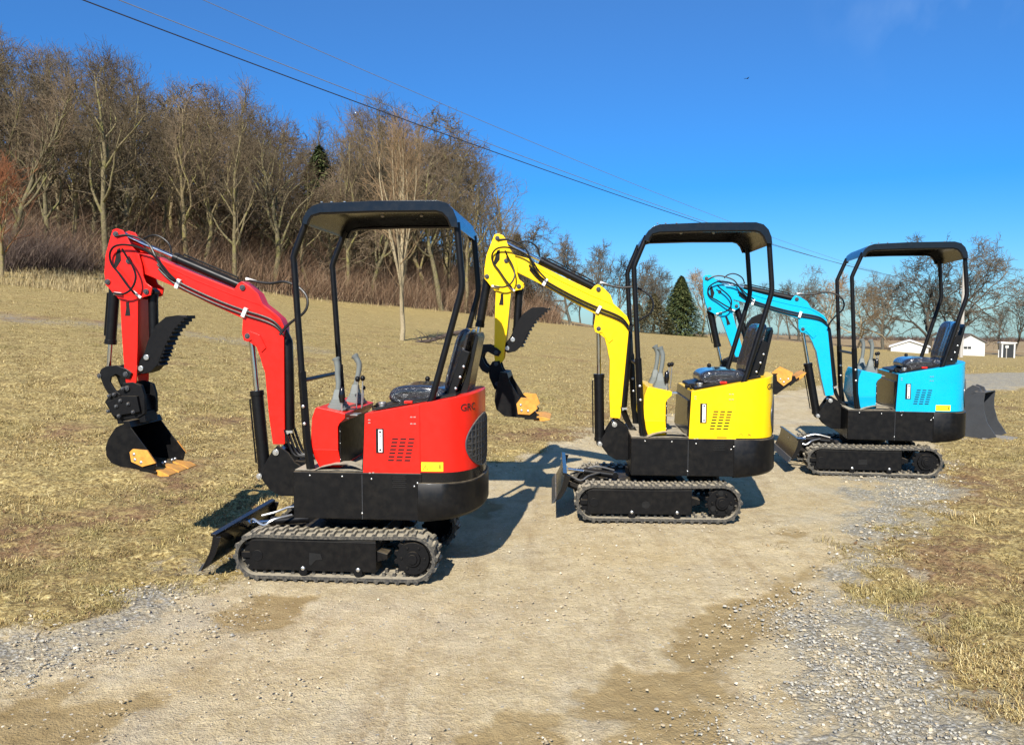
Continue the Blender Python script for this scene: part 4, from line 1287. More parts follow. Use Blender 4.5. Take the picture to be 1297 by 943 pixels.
def excavator(name, label, paint, loc, track_yaw, house_yaw, boom_rot, arm_rot, boom_dx, bucket_kind, bucket_rot, blade, kind, warn='wavy', grip_lean=(0, 0), swing=0, hx=0.0, hz=0.0):
    root = empty(name, (loc[0], loc[1], loc[2]), -R(track_yaw))
    tag(root, label, 'excavator', 'compact excavators parked along the gravel drive')
    H = Matrix.Translation((hx, 0, hz)) @ Matrix.Rotation(-R(house_yaw - track_yaw), 4, 'Z')
    # ---------------- undercarriage
    for s in (-1, 1): make_track(root, s, kind)
    u = MB()
    u.box((-.02, 0, .22), (.52, .56, .10))
    u.box((-.30, 0, .19), (.10, .50, .07)); u.box((.18, 0, .19), (.10, .50, .07))
    u.tube([(-.33, -.16, .21), (-.42, -.16, .19)], .03, 10); u.tube([(-.33, .16, .21), (-.42, .16, .19)], .03, 10)
    u.build('undercarriage', 'iron', root, bevel=.006)
    u = MB()
    u.tube([(0, 0, .24), (0, 0, .30)], .19, 40); u.tube([(0, 0, .29), (0, 0, .345)], .215, 48)
    u.build('turntable', 'iron', root, bevel=.003)
    # ---------------- dozer blade
    bx, bz, bh = blade
    prof = [(bx, bz), (bx + .030, bz + .045), (bx + .058, bz + .10), (bx + .076, bz + .155), (bx + .086, bz + .215)]
    b = MB()
    b.strip(prof, .011, -.47, .47)
    b.prism([(bx + .070, bz + .212), (bx + .105, bz + .205), (bx + .105, bz + .222), (bx + .074, bz + .229)], -.47, .47)
    for yy in (-.463, .463):
        b.prism([(bx + .005, bz + .006), (bx + .035, bz + .045), (bx + .063, bz + .1), (bx + .081, bz + .155), (bx + .09, bz + .21), (bx + .135, bz + .205), (bx + .10, bz + .10), (bx + .06, bz + .03)], yy - .005, yy + .005)
    blade_o = b.build('dozer_blade', 'gloss', root, bevel=.002)
    b = MB()
    b.prism([(bx - .012, bz - .008), (bx + .004, bz - .006), (bx + .028, bz + .036), (bx + .016, bz + .038)], -.472, .472)
    b.build('cutting_edge', 'graysteel', blade_o)
    for yy in (-.14, .14):
        a = MB()
        a.tube([(bx + .085, yy, bz + .09), (-.55, yy, .17), (-.28, yy, .185)], .026, 4)
        a.build('blade_arm', 'iron', blade_o, bevel=.003)
    cyl = cylinder(root, 'blade_cylinder', (-.30, .27), (bx + .10, bz + .17), 0, .028, .62, False)
    a = MB()
    a.tube(smooth_path([(-.42, -.05, .30), (-.52, -.12, .285), (-.58, -.13, .25), (-.66, -.10, .28), (-.70, -.05, .25)]), .008, 6)
    a.tube(smooth_path([(-.30, .05, .30), (-.45, .06, .33), (-.57, .06, .29), (-.66, .03, .27)]), .008, 6)
    a.build('hose', 'zinc' if kind != 1 else 'graysteel', cyl)
    # ---------------- lower body, counterweight, floor
    so = skirt_outline()
    ro = skirt_outline(.035)
    m = MB(H)
    front = [(x, y) for x, y in so]
    m.prism_z([(-.325, .42), (-.325, -.42), (.466, -.42), (.466, .42)], .352, .637)
    body = m.build('lower_body', 'body', root, bevel=.006)
    # tail counterweight: bulged casting with a rounded belly
    def tail(ins, z, dz=0):
        return [(x, y * (1 + .006), z + dz * max(0, (x - .47))) for x, y in skirt_outline(ins, front=.44 - ins, n=21, tail=.805)]
    m = MB(H)
    zt = .582 if kind == 0 else .634
    m.loft([tail(.045, .336, .10), tail(.012, .345, .11), tail(-.004, .372, .08), tail(-.004, .45), tail(-.004, zt - .008), tail(.002, zt)])
    m.build('counterweight', 'body', root, bevel=.004)
    m = MB(H)
    m.prism_z(skirt_outline(.005, front=.452, n=21), .57, .6425)
    m.build('engine_shroud', 'gloss', root)
    m = MB(H)                                             # dark bars laid on the skirt, painting the shade of slots
    for k in range(7):
        m.box((.33, -.4215, .628 - k * .0125), (.075 if k % 2 else .088, .004, .005))
    m.build('louvre_shade', 'dark', body)
    m = MB(H)
    m.box((.102, -.4205, .49), (.003, .003, .27))
    m.build('seam', 'graysteel', body)
    m = MB(H)
    for bx2, bz2 in ((-.02, .612), (-.22, .615), (.16, .60), (.44, .58), (.10, .39), (.42, .56)):
        m.ball((bx2, -.421, bz2), .006, 5, (1, .5, 1))
    m.build('screw', 'zinc', body)
    m = MB(H)
    m.box((-.10, 0, .641), (.44, .80, .008))
    m.strip([(-.20, .644), (-.16, .663), (-.08, .682), (0, .686), (.06, .672), (.10, .655)], .006, -.405, -.30)
    m.build('floor_plate', 'rubber', root, bevel=.002)
    # ---------------- hood
    ho = skirt_outline(.012, front=.100, n=27)
    top = []
    for x, y in ho:
        top.append((x + (.016 if x < .12 else 0), y, hood_top(x)))
    m = MB(H)
    m.loft([[(x, y, .640) for x, y in ho], [(x + (.014 if x < .12 else 0), y, hood_top(x) - .006) for x, y in ho],
            [(x + (.016 if x < .12 else 0) - (.006 if x > .6 else 0), y * .985, hood_top(x)) for x, y in ho]])
    hood = m.build('engine_hood', paint, root, sharp=35)
    m = MB(H)
    m.box((.284, -.4095, .83), (.358, .006, .42))
    # side door follows the slanted top
    m.v = [tuple(Vector(v)) for v in m.v]
    m2 = MB(H)
    m2.prism([(.106, .622), (.122, hood_top(.122) - .004), (.455, hood_top(.455) - .004), (.455, .622)], -.4145, -.404)
    door = m2.build('side_door', paint, hood, bevel=.002)
    m = MB(H)
    m.prism([(.112, .66), (.125, .985), (.118, .992), (.095, .655)], -.395, .39)
    m.box((.108, 0, .80), (.012, .70, .24))
    m.build('seat_box', 'gloss', root, bevel=.003)
    m = MB(H)
    m.loft([[(.15, -.37, hood_top(.15) + .004), (.15, .37, hood_top(.15) + .004), (.66, .30, hood_top(.66) + .004), (.66, -.30, hood_top(.66) + .004)],
            [(.16, -.36, hood_top(.15) + .018), (.16, .36, hood_top(.15) + .018), (.65, .29, hood_top(.66) + .016), (.65, -.29, hood_top(.66) + .016)]])
    m.build('top_cover', 'black', hood, bevel=.003)
    # vents, gauge, hinges, sticker, lettering
    m = MB(H)
    for r_ in range(7):
        for c_ in range(3):
            x = .285 + c_ * .050 - r_ * .0045
            z = .838 - r_ * .0215
            m.prism([(x, z), (x + .036, z), (x + .040, z + .0095), (x + .004, z + .0095)], -.4155, -.4135)
    m.build('vent_slot_shade', 'dark', hood)  # thin dark bars on the door, coloured as the shade in the slots
    m = MB(H)
    m.box((.212, -.4135, .829), (.050, .005, .150))
    g = m.build('sight_gauge', 'dark', hood, bevel=.002)
    m = MB(H)
    m.box((.216, -.417, .829), (.026, .010, .138))
    m.build('glass', 'white', g, bevel=.006, seg=3)
    m = MB(H)
    m.ball((.216, -.4225, .884), .007, 5, (1, .4, 1)); m.ball((.216, -.4225, .776), .007, 5, (1, .4, 1)); m.box((.216, -.4225, .86), (.008, .001, .005))
    m.build('screw', 'ink', g)
    m = MB(H)
    for x, z in ((.150, .955), (.150, .938), (.405, .975), (.425, .975), (.405, .935), (.425, .935), (.150, .635), (.170, .637)):
        m.box((x, -.4165, z), (.013, .006, .006))
    m.build('hinge', 'zinc', hood)
    m = MB(H)
    wrapped_patch(m, .461, .592, .649, .704)
    if kind != 1:
        st = m.build('warning_sticker', 'sticker', hood)
        m = MB(H)
        def tri(s, z, w, h):
            for (sa, za), (sb, zb) in (((s, z), (s + w, z)), ((s + w, z), (s + w / 2, z + h)), ((s + w / 2, z + h), (s, z))):
                m.tube([wrap(sa, za, .0025), wrap(sb, zb, .0025)], .0013, 4)
        tri(.472, .659, .030, .028)
        for k, w_ in enumerate((.014, .020)):
            m.tube([wrap(.514 + k * .012, .662, .0025), wrap(.514 + k * .012, .686, .0025)], .0016, 4)
        m.tube([wrap(.54, .674, .0025), wrap(.566, .674, .0025)], .0016, 4)
        m.tube([wrap(.573, .664, .0025), wrap(.573, .69, .0025)], .0035, 4)
        m.tube([wrap(.484, .667, .0025), wrap(.487, .676, .0025)], .0016, 4)
        m.build('symbol', 'ink', st)
    else:
        m = MB(H)
        for (sa, za), (sb, zb) in (((.472, .655), (.492, .683)), ((.492, .683), (.512, .655)), ((.54, .655), (.55, .68)), ((.55, .68), (.565, .655)), ((.545, .664), (.57, .672))):
            m.tube([wrap(sa, za, .0025), wrap(sb, zb, .0025)], .0012, 4)
        m.build('symbol', 'ink', hood)
    if kind != 2: text_on_hood('GRC', .700, 1.005, .062, hood, H, 'ink')
    if kind == 1:
        m = MB(H)
        m.box((.35, -.4155, .648), (.075, .002, .006))
        m.build('vent_slot_shade', 'dark', hood)  # one more dark bar painted as slot shade
    # round fan grille wrapped on the tail
    cx_s, cz_ = 1.02, .80
    gw = .275 if kind == 0 else .24
    m = MB(H)
    rings = []
    for rr in (1.0, .97, .6, .3, .02):
        rings.append([wrap(cx_s + gw * rr * math.cos(a), cz_ + .158 * rr * math.sin(a), .002 if rr == 1 else .006) for a in (2 * math.pi * k / 40 for k in range(40))])
    m.loft(rings, cap=False)
    gr = m.build('fan_grille', 'grille', root, sharp=60)
    m = MB(H)
    rim = [wrap(cx_s + (gw + .004) * math.cos(a), cz_ + .161 * math.sin(a), .004) for a in (2 * math.pi * k / 40 for k in range(41))]
    m.tube(rim, .006, 6)
    for k in range(-3, 4):
        ww = gw * math.sqrt(max(0, 1 - (k / 4) ** 2))
        m.tube([wrap(cx_s - ww + 2 * ww * i / 14, cz_ + .158 * k / 4, .009) for i in range(15)], .0022, 4)
    for k in range(-5, 6):
        hh = .158 * math.sqrt(max(0, 1 - (k / 6) ** 2))
        m.tube([wrap(cx_s + gw * k / 6, cz_ - hh, .010), wrap(cx_s + gw * k / 6, cz_ + hh, .010)], .0022, 4)
    m.build('guard_wire', 'graysteel', gr)
    # ---------------- seat
    m = MB(H)
    def pad(c0, c1, hw, pts):
        return [[(x, -hw * w, z) for x, z, w in pts]]
    sec = [(.205, 1.030), (.205, 1.090), (.235, 1.128), (.30, 1.145), (.42, 1.150), (.52, 1.140), (.585, 1.12), (.60, 1.05), (.50, 1.035), (.35, 1.025)]
    cx0, cz0 = .40, 1.075
    m.loft([[(cx0 + (x - cx0) * k, y, cz0 + (z - cz0) * k) for x, z in sec] for y, k in ((-.225, .72), (-.215, .90), (-.185, 1), (-.05, .97), (.05, .97), (.185, 1), (.215, .90), (.225, .72))])
    seat = m.build('seat', 'wrap', root, sharp=60)
    sm = seat.modifiers.new('round', 'SUBSURF'); sm.levels = sm.render_levels = 2
    sec = [(.560, 1.10), (.600, 1.24), (.640, 1.38), (.662, 1.455), (.690, 1.495), (.725, 1.505), (.745, 1.49), (.742, 1.45), (.712, 1.34), (.672, 1.20), (.640, 1.09)]
    cx0, cz0 = .655, 1.30
    m = MB(H)
    m.loft([[(cx0 + (x - cx0) * k - .018 * (1 if abs(y) > .12 else 0), y, cz0 + (z - cz0) * (.5 + .5 * k)) for x, z in sec] for y, k in ((-.20, .80), (-.19, .93), (-.15, 1), (-.05, .97), (.05, .97), (.15, 1), (.19, .93), (.20, .80))])
    back = m.build('backrest', 'wrap', seat, sharp=60)
    sm = back.modifiers.new('round', 'SUBSURF'); sm.levels = sm.render_levels = 2
    m = MB(H)
    m.prism([(.645, 1.06), (.700, 1.23), (.750, 1.44), (.765, 1.475), (.775, 1.44), (.735, 1.25), (.70, 1.06)], -.165, .165)
    m.build('back_shell', 'gloss', seat, bevel=.006)
    for yy in (-.212, .212):
        m = MB(H)
        m.strip([(.545, 1.05), (.575, 1.08), (.640, 1.25), (.680, 1.37)], .052, yy - .009, yy + .009)
        br = m.build('bracket', 'black', seat, bevel=.004)
        m = MB(H)
        for x, z in ((.668, 1.20), (.690, 1.265), (.640, 1.13)): m.ball((x + .015 * 0, yy - .010, z), .009, 6, (1, .5, 1))
        m.build('bolt', 'zinc', br)
    # filler cap, small things by the seat
    m = MB(H)
    m.tube([(.20, -.30, hood_top(.2)), (.20, -.30, hood_top(.2) + .028)], .020, 16); m.tube([(.20, -.30, hood_top(.2) + .026), (.20, -.30, hood_top(.2) + .042)], .024, 16)
    m.build('filler_cap', 'zinc', hood, bevel=.003)
    m = MB(H)
    m.box((.37, -.33, hood_top(.37) + .016), (.05, .03, .016)) 
    m.build('latch', 'red', hood, bevel=.003)
    m = MB(H)
    m.tube([(.14, -.28, hood_top(.14)), (.13, -.26, hood_top(.14) + .02), (.16, -.2, hood_top(.14) + .02), (.2, -.2, hood_top(.2) + .02)], .008, 6)
    m.box((.155, -.20, 1.02), (.03, .06, .03)); m.box((.13, -.12, 1.005), (.03, .05, .025))
    m.build('valve_block', 'iron', hood)
    m = MB(H)
    m.tube([(.37, .29, 1.04), (.365, .29, 1.135)], .005, 8)
    lv = m.build('throttle_lever', 'zinc', root)
    m = MB(H); m.ball((.365, .29, 1.15), .018, 8); m.build('knob', 'black', lv)
    # ---------------- control console
    m = MB(H)
    up_ = [(-.235, .80), (-.222, .955), (-.200, 1.018), (-.188, 1.022), (-.014, .985), (-.018, .955), (-.050, .925), (-.062, .90), (-.062, .745)]
    lo_ = [(-.235, .80), (-.222, .955), (-.200, 1.018), (-.188, 1.022), (-.014, .985), (-.018, .955), (-.050, .925), (-.062, .90), (-.062, .745)]
    dn = [(-.195, .655), (-.215, .70), (-.230, .76), (-.236, .80), (-.236, .80), (-.150, .80), (-.062, .78), (-.062, .745), (-.036, .662)]
    m.prism([(-.235, .765), (-.222, .955), (-.200, 1.015), (-.188, 1.022), (-.014, .985), (-.018, .955), (-.050, .925), (-.062, .90), (-.062, .765)], -.36, .30)
    m.loft([[(-.235, -.36, .765), (-.062, -.36, .765), (-.062, .30, .765), (-.235, .30, .765)], [(-.190, -.33, .648), (-.050, -.33, .648), (-.050, .27, .648), (-.190, .27, .648)]])
    con = m.build('control_console', paint, root, bevel=.004)
    m = MB(H)
    m.box((-.055, -.03, .80), (.008, .62, .28))
    m.build('console_back', 'body', con)
    m = MB(H)
    for z in (.872, .80, .70): m.ball((-.054, -.335, z), .007, 5, (.5, 1, 1))
    for z in (.872, .70): m.ball((-.054, -.28, z), .006, 5, (.5, 1, 1))
    m.build('bolt', 'zinc', con)
    for j, (jx, jy) in enumerate(((-.095, -.24), (-.095, .14))):
        m = MB(H)
        rings = []
        for k, (z, w) in enumerate(((.998, .062), (1.008, .062), (1.012, .054), (1.024, .053), (1.028, .046), (1.040, .045), (1.044, .038), (1.056, .037), (1.060, .031), (1.085, .026), (1.12, .018))):
            zz = z
            rings.append([(jx + w * cx_ , jy + w * cy_, zz) for cx_, cy_ in ((-1, -.8), (-.8, -1), (.8, -1), (1, -.8), (1, .8), (.8, 1), (-.8, 1), (-1, .8))])
        m.loft(rings)
        js = m.build('joystick', 'grey_plastic', con, sharp=30)
        l0, l1 = grip_lean
        lean = (l0 if j == 0 else l1)
        m = MB(H)
        pth = smooth_path([(jx, jy, 1.11), (jx + .004 + lean * .2, jy, 1.16), (jx + lean * .55, jy, 1.21), (jx + lean * .6, jy, 1.26), (jx - .006 + lean * .25, jy, 1.30), (jx - .012 + lean * .1, jy, 1.318)], 3)
        nn = len(pth)
        m.tube(pth, [.0165 + .007 * (i / nn) ** 2 + (.004 if i > nn * .75 else 0) - (.012 if i == nn - 1 else 0) for i in range(nn)], 12)
        m.build('grip', 'grey_plastic', js, sharp=60)
    for lx, ly, hz, r_ in ((-.01, -.10, 1.165, .016), (.015, -.07, 1.168, .016), (-.005, .02, 1.10, .013)):
        m = MB(H)
        m.tube([(lx - .01, ly, .985), (lx, ly, hz)], .0045, 8)
        lv = m.build('lever', 'zinc', con)
        m = MB(H); m.ball((lx, ly, hz + .01), r_, 8, (1, 1, 1.15)); m.build('knob', 'black', lv)
    m = MB(H)
    m.tube([(-.052, -.30, .955), (-.052, -.30, 1.06)], .005, 8); m.box((-.05, -.30, .950), (.08, .012, .008)); m.box((.01, -.22, .965), (.05, .10, .006))
    lv = m.build('lever', 'zinc', con)
    m = MB(H); m.tube([(-.052, -.30, 1.045), (-.052, -.30, 1.085), (-.050, -.30, 1.125), (-.048, -.30, 1.138)], [.014, .021, .016, .008], 12); m.build('knob', 'gloss', lv)
    # ---------------- canopy
    for yy in (-.372, .372):
        m = MB(H)
        m.tube(smooth_path([(-.236, yy, .640), (-.252, yy, .80), (-.274, yy, 1.20)], 2) + [Vector((-.312, yy, 1.885)), Vector((-.314, yy, 1.925)), Vector((-.300, yy, 1.965)), Vector((-.222, yy, 2.155))], .0195, 12)
        po = m.build('canopy_post', 'black', root, sharp=60)
        m = MB(H)
        m.tube([(-.226, yy, .640), (-.250, yy, .80), (-.275, yy, 1.24)], .027, 4)
        sl = m.build('post_sleeve', 'black', po, bevel=.004)
        m = MB(H)
        for z, x in ((.925, -.256), (1.03, -.262)): m.ball((x, yy - .027, z), .011, 6, (1, .6, 1))
        m.build('bolt', 'zinc', po)
        m = MB(H)
        m.tube([(.505, yy, 1.045), (.524, yy, 1.09), (.700, yy, 1.715), (.705, yy, 1.755), (.703, yy, 1.80), (.676, yy, 2.12)], .0195, 12)
        m.build('canopy_post', 'black', root, sharp=60)
    m = MB(H)
    m.tube([(-.272, -.36, 1.185), (-.272, .36, 1.185)], .013, 8)
    m.build('canopy_crossbar', 'black', root)
    m = MB(H)
    outer = [(-.240, 2.118), (-.235, 2.150), (-.213, 2.190), (-.178, 2.220), (-.13, 2.236), (.20, 2.246), (.57, 2.244), (.625, 2.228), (.662, 2.190), (.684, 2.135), (.690, 2.085)]
    m.strip(outer, .005, -.415, .415)
    roof = m.build('canopy_roof', 'gloss', root, sharp=50)
    for yy in (-.418, .418):
        m = MB(H)
        inner = [(-.212, 2.112), (-.205, 2.137), (-.185, 2.166), (-.13, 2.181), (.20, 2.188), (.56, 2.186), (.60, 2.174), (.630, 2.142), (.652, 2.09)]
        m.prism(outer + list(reversed(inner)), yy - .004, yy + .004)
        m.tube([(x, yy * .97, z) for x, z in inner], .012, 6)
        m.build('side_flange', 'gloss', roof, bevel=.0015)
    m = MB(H)
    for x in (-.14, -.08, .0, .50): m.ball((x, -.36, 2.25), .008, 5, (1, 1, .6))
    for x, y in ((.10, .15), (.36, .15)): m.ball((x, y, 2.232), .012, 5, (1, 1, .8))
    m.build('bolt', 'zinc', roof)
    # ---------------- boom group
    if swing:
        pz = Matrix.Translation((-.40 + boom_dx, 0, 0)) @ Matrix.Rotation(-R(swing), 4, 'Z') @ Matrix.Translation((.40 - boom_dx, 0, 0))
        S = H @ pz
    else: S = H
    sh = lambda p: (p[0] + boom_dx, p[1])
    foot = sh(PIN['foot'])
    def B(p): return rot2(sh(p), foot, boom_rot)
    armpiv = B(PIN['armpiv'])
    def A(p): return rot2(B(p), armpiv, arm_rot)
    m = MB(S)
    brk = [sh(p) for p in BRACKET]
    for y0, y1 in ((-.088, -.068), (.068, .088)): m.prism(brk, y0, y1)
    m.box((-.47 + boom_dx, 0, .52), (.12, .14, .19))
    bk = m.build('swing_bracket', 'body', root, bevel=.004)
    pins(bk, S, [foot], -.098, .098, .021, 'zinc'); pins(bk, S, [sh(PIN['boomfoot'])], -.098, .098, .019, 'zinc')
    m = MB(H)
    m.tube([(-.395 + boom_dx, 0, .41), (-.395 + boom_dx, 0, .64)], .045, 20)
    if boom_dx < .1:
        for z in (.605, .44): m.prism_z([(-.45, .06), (-.45, -.06), (-.30, -.14), (-.30, .14)], z, z + .03)
        for z in (.56, .50): m.tube([(-.42, -.12, z), (-.30, -.12, z)], .014, 8)
    m.build('swing_post', 'iron', root, bevel=.004)
    m = MB(S)
    m.prism([B(p) for p in BOOM], -.052, .052)
    boom = m.build('boom', paint, root, bevel=.004)
    # raised edge bead + lug plates
    for y0, y1 in ((-.062, -.050), (.050, .062)):
        m = MB(S)
        m.prism([B(p) for p in [(-0.728, 1.478), (-0.765, 1.476), (-0.779, 1.453), (-0.772, 1.419), (-0.745, 1.409), (-0.719, 1.422), (-0.657, 1.34), (-0.624, 1.371), (-0.665, 1.453)]], y0, y1)
        m.build('lug_plate', paint, boom, bevel=.002)
        m = MB(S)
        c = B(PIN['armpiv'])
        m.ycyl(c[0], c[1], y0 + .001, y1 + .001, .045, 24)
        m.build('pivot_boss', paint, boom, bevel=.002)
    m = MB(S)
    m.tube([(*[q for q in (B(p)[0],)], -.054, B(p)[1]) for p in [(-1.277, 1.894), (-1.082, 1.804), (-0.834, 1.708), (-0.661, 1.649), (-0.583, 1.591), (-0.526, 1.53)]], .0035, 5)
    m.build('weld_seam', paint, boom)
    pins(boom, S, [B(PIN['lug']), B(PIN['boomcyl'])], -.064, .064, .019)
    # hose sleeve up the back of the boom and hoses
    m = MB(S)
    pts = [B(p) for p in [(-0.536, 1.473), (-0.505, 1.411), (-0.501, 1.214), (-0.501, 0.954), (-0.501, 0.834)]]
    m.tube([(x, 0, z) for x, z in pts], .036, 10)
    m.build('hose_sleeve', 'black', boom)
    m = MB(S)
    a, b_ = B(PIN['foot']), None
    c0 = B([(-0.501, 0.818)][0])
    for k in range(4):
        y = -.045 + k * .03
        m = MB(S)
        m.tube(smooth_path([(c0[0] - .02 + k * .012, y, c0[1] + .02), (c0[0] + .01 + k * .012, y, c0[1] - .07), (c0[0] + .06 + k * .008, y * 1.3, c0[1] - .15), (-.31 + boom_dx * .3, y * 1.3, .66), (-.25, y, .62)]), .0085, 6)
        m.build('hose', 'hose', boom)
    m = MB(S)
    x0, z0 = c0
    m.tube([(x0, -.04, z0), (x0, .04, z0)], .012, 8); m.box((x0, -.035, z0 + .004), (.07, .012, .016))
    m.build('hose_clamp', 'zinc', boom)
    for k, dy in ((0, 0), (1, .0)):
        m = MB(S)
        pts = [B((p[0] + (k * .008), p[1] - k * .030)) for p in HOSE_BOOM]
        m.tube(smooth_path([(x, -.066, z) for x, z in pts]), .0075, 7)
        m.build('hose', 'hose', boom)
    for cp in [(-1.203, 1.792), (-0.759, 1.606)]:
        m = MB(S)
        c = B(cp); a_ = R(24 + boom_rot)
        m.box((c[0], -.067, c[1] - .008), (.026, .022, .064), Matrix.Rotation(a_, 3, 'Y'))
        m.build('hose_clip', 'clip', boom, bevel=.003)
    for lp, yy in zip(HOSE_LOOPS, (-.115, -.14, -.09)):
        m = MB(S)
        pts = [A(p) if i > len(lp) * .45 or lp is HOSE_LOOPS[1] else B(p) for i, p in enumerate(lp)]
        if lp is HOSE_LOOPS[2]: pts = [A(p) if i < 3 else B(p) for i, p in enumerate(lp)]
        m.tube(smooth_path([(x, yy + .012 * math.sin(i), z) for i, (x, z) in enumerate(pts)], 4), .0072, 7)
        m.build('hose', 'hose', boom)
    m = MB(S)
    m.tube(smooth_path([(B(p)[0], -.02, B(p)[1]) for p in HOSE_TOP], 4), .0065, 7)
    m.build('hose', 'hose', boom)
    m = MB(S)
    m.tube(smooth_path([(B(p)[0], -.02 - .10 * (i / 10), B(p)[1]) for i, p in enumerate(HOSE_BACK)], 4), .0085, 7)
    m.build('hose', 'hose', boom)
    m = MB(S)
    for q0, q1 in ([(-1.49, 1.734), (-1.443, 1.693)], [(-1.569, 1.718), (-1.627, 1.723)]):
        m.tube([(A(q0)[0], -.10, A(q0)[1]), (A(q1)[0], -.09, A(q1)[1])], .0095, 8)
    q0, q1 = [B(p) for p in FIT_BACK]
    m.tube([(q0[0], -.02, q0[1]), (q1[0], -.02, q1[1])], .010, 8)
    m.build('hose_fitting', 'clip', boom)
    # arm
    m = MB(S)
    ap = [A(p) for p in ARMP]
    for y0, y1 in ((-.078, -.064), (.064, .078)): m.prism(ap, y0, y1)
    m.prism([A(p) for p in ARMBOX], -.066, .066)
    m.prism([A(p) for p in [(-1.68, 1.937), (-1.627, 2.065), (-1.606, 2.059), (-1.613, 1.859), (-1.597, 1.695), (-1.623, 1.71), (-1.67, 1.762), (-1.692, 1.834)]], -.066, .066)
    arm = m.build('arm', paint, root, bevel=.003)
    m = MB(S)
    m.prism([A(p) for p in [(-1.554, 1.664), (-1.532, 1.669), (-1.525, 1.576), (-1.563, 1.576), (-1.553, 1.628)]], -.0795, -.0770)
    m.build('arm_opening_shade', 'dark', arm)  # dark plate on the arm paints the shade of an opening
    m = MB(S)
    m.prism([A(p) for p in [(-1.602, 2.008), (-1.58, 2.018), (-1.577, 1.936), (-1.612, 1.885), (-1.627, 1.906)]], -.0795, -.0770)
    m.build('arm_opening_shade', 'dark', arm)  # upper dark plate, shade of the gap between the side plates painted on
    pins(arm, S, [A(PIN[k]) for k in ('armtop', 'armpiv', 'bktcyl', 'thumbcyl')], -.088, .088, .018)
    pins(arm, S, [A(PIN[k]) for k in ('linkarm', 'bktpiv')], -.10, .10, .017)
    # arm cylinder and boom cylinder
    cylinder(root, 'arm_cylinder', B(PIN['lug']), A(PIN['armtop']), 0, .030, .575, True, S)
    cylinder(root, 'boom_cylinder', sh(PIN['boomfoot']), B(PIN['boomcyl']), 0, .040, .60, True, S)
    lend = A(PIN['linkend'])
    cylinder(root, 'bucket_cylinder', A(PIN['bktcyl']), lend, 0, .034, .66, True, S)
    # link
    for y0, y1 in ((.080, .096), (-.096, -.080)):
        m = MB(S); m.prism([A(p) for p in LINK], y0, y1)
        lk = m.build('bucket_link', 'black', root, bevel=.003)
    pins(lk, S, [lend], -.102, .102, .015)
    # thumb
    m = MB(S)
    th = [A(p) for p in THUMB]
    m.prism(th, -.055, .055)
    edge = [A(p) for p in [(-1.362, 1.259), (-1.338, 1.316), (-1.32, 1.363), (-1.286, 1.425), (-1.252, 1.483), (-1.207, 1.529), (-1.163, 1.571)]]
    for i in range(13):
        t = i / 12 * (len(edge) - 1); k = min(int(t), len(edge) - 2)
        p, q = Vector(edge[k]), Vector(edge[k + 1])
        c = p.lerp(q, t - k); d = (q - p).normalized()
        a1, a2 = c - d * .014, c + d * .014
        tip = c + Vector((d.y, -d.x)) * .017
        m.prism([tuple(a1), tuple(tip), tuple(a2)], -.055, .055)
    tb = m.build('thumb', 'iron', root, bevel=.002)
    for p in THUMBPIN:
        m = MB(S); c = A(p); m.ycyl(c[0], c[1], -.066, .066, .019, 16); m.build('bolt', 'zinc', tb, bevel=.004)
    cylinder(root, 'thumb_cylinder', A(PIN['thumbcyl']), A([(-1.414, 1.337)][0]), 0, .031, .92, False, S)
    # coupler and bucket
    def bucket_shell(prof_T, side, W, lip0, cutp, mb_mat='body'):
        m = MB(S)
        outer = [prof_T(p) for p in side]
        for y0, y1 in ((-W, -W + .010), (W - .010, W)): m.prism(outer, y0, y1)
        back = [prof_T(p) for p in side[:lip0 + 1]]
        c = Vector((sum(p[0] for p in back) / len(back), sum(p[1] for p in back) / len(back)))
        inn = [tuple(c + (Vector(p) - c) * .955) for p in back]
        m.prism(back + list(reversed(inn)), -W + .002, W - .002)
        bk_ = m.build('bucket', mb_mat, root, bevel=.002)
        return bk_, outer
    bp = A(PIN['bktpiv'])
    if bucket_kind == 0:
        C = A
        m = MB(S)
        cp = [C(p) for p in COUPLER]
        for y0, y1 in ((-.085, -.055), (.055, .085)): m.prism(cp, y0, y1)
        cu_ = [C(p) for p in [(-1.698, 1.011), (-1.592, 1.054), (-1.482, 1.055), (-1.464, 0.95), (-1.651, 0.917)]]
        m.prism(cu_, -.11, .11)
        m.prism([C(p) for p in [(-1.651, 0.927), (-1.453, 0.95), (-1.444, 0.877), (-1.642, 0.864)]], -.075, .075)
        cpo = m.build('quick_coupler', 'iron', root, bevel=.005)
        m = MB(S)
        for p in [(-1.669, 1.054), (-1.635, 1.064), (-1.574, 1.102), (-1.678, 0.953), (-1.622, 0.986), (-1.539, 1.002), (-1.593, 1.023), (-1.508, 0.95), (-1.607, 0.923)]:
            q = C(p); m.ycyl(q[0], q[1], -.118, -.10, .013, 8)
            m.ball((q[0], -.118, q[1]), .010, 5)
        m.build('bolt', 'graysteel', cpo)
        def BT(p): return C(p)
        bko, outer = bucket_shell(BT, BUCKET_A, .19, 8, CUT_A)
        cut, tip_at, d_lip = [BT(p) for p in CUT_A], BT([(-1.347, 0.569)][0]), None
        lip_a, lip_b = BT([(-1.432, 0.578)][0]), BT([(-1.321, 0.56)][0])
        topbar = [BT(p) for p in [(-1.534, 0.9), (-1.491, 0.901), (-1.476, 0.86), (-1.519, 0.854)]]
    else:
        def C(p):
            # measured against the arm pin of the second machine, whose arm hangs 3.8 degrees off the first
            q = (p[0] - YPIV[0] + bp[0], p[1] - YPIV[1] + bp[1])
            return rot2(q, bp, bucket_rot)
        m = MB(S)
        cp = [C(p) for p in COUPLER_B]
        for y0, y1 in ((-.085, -.060), (.060, .085)): m.prism(cp, y0, y1)
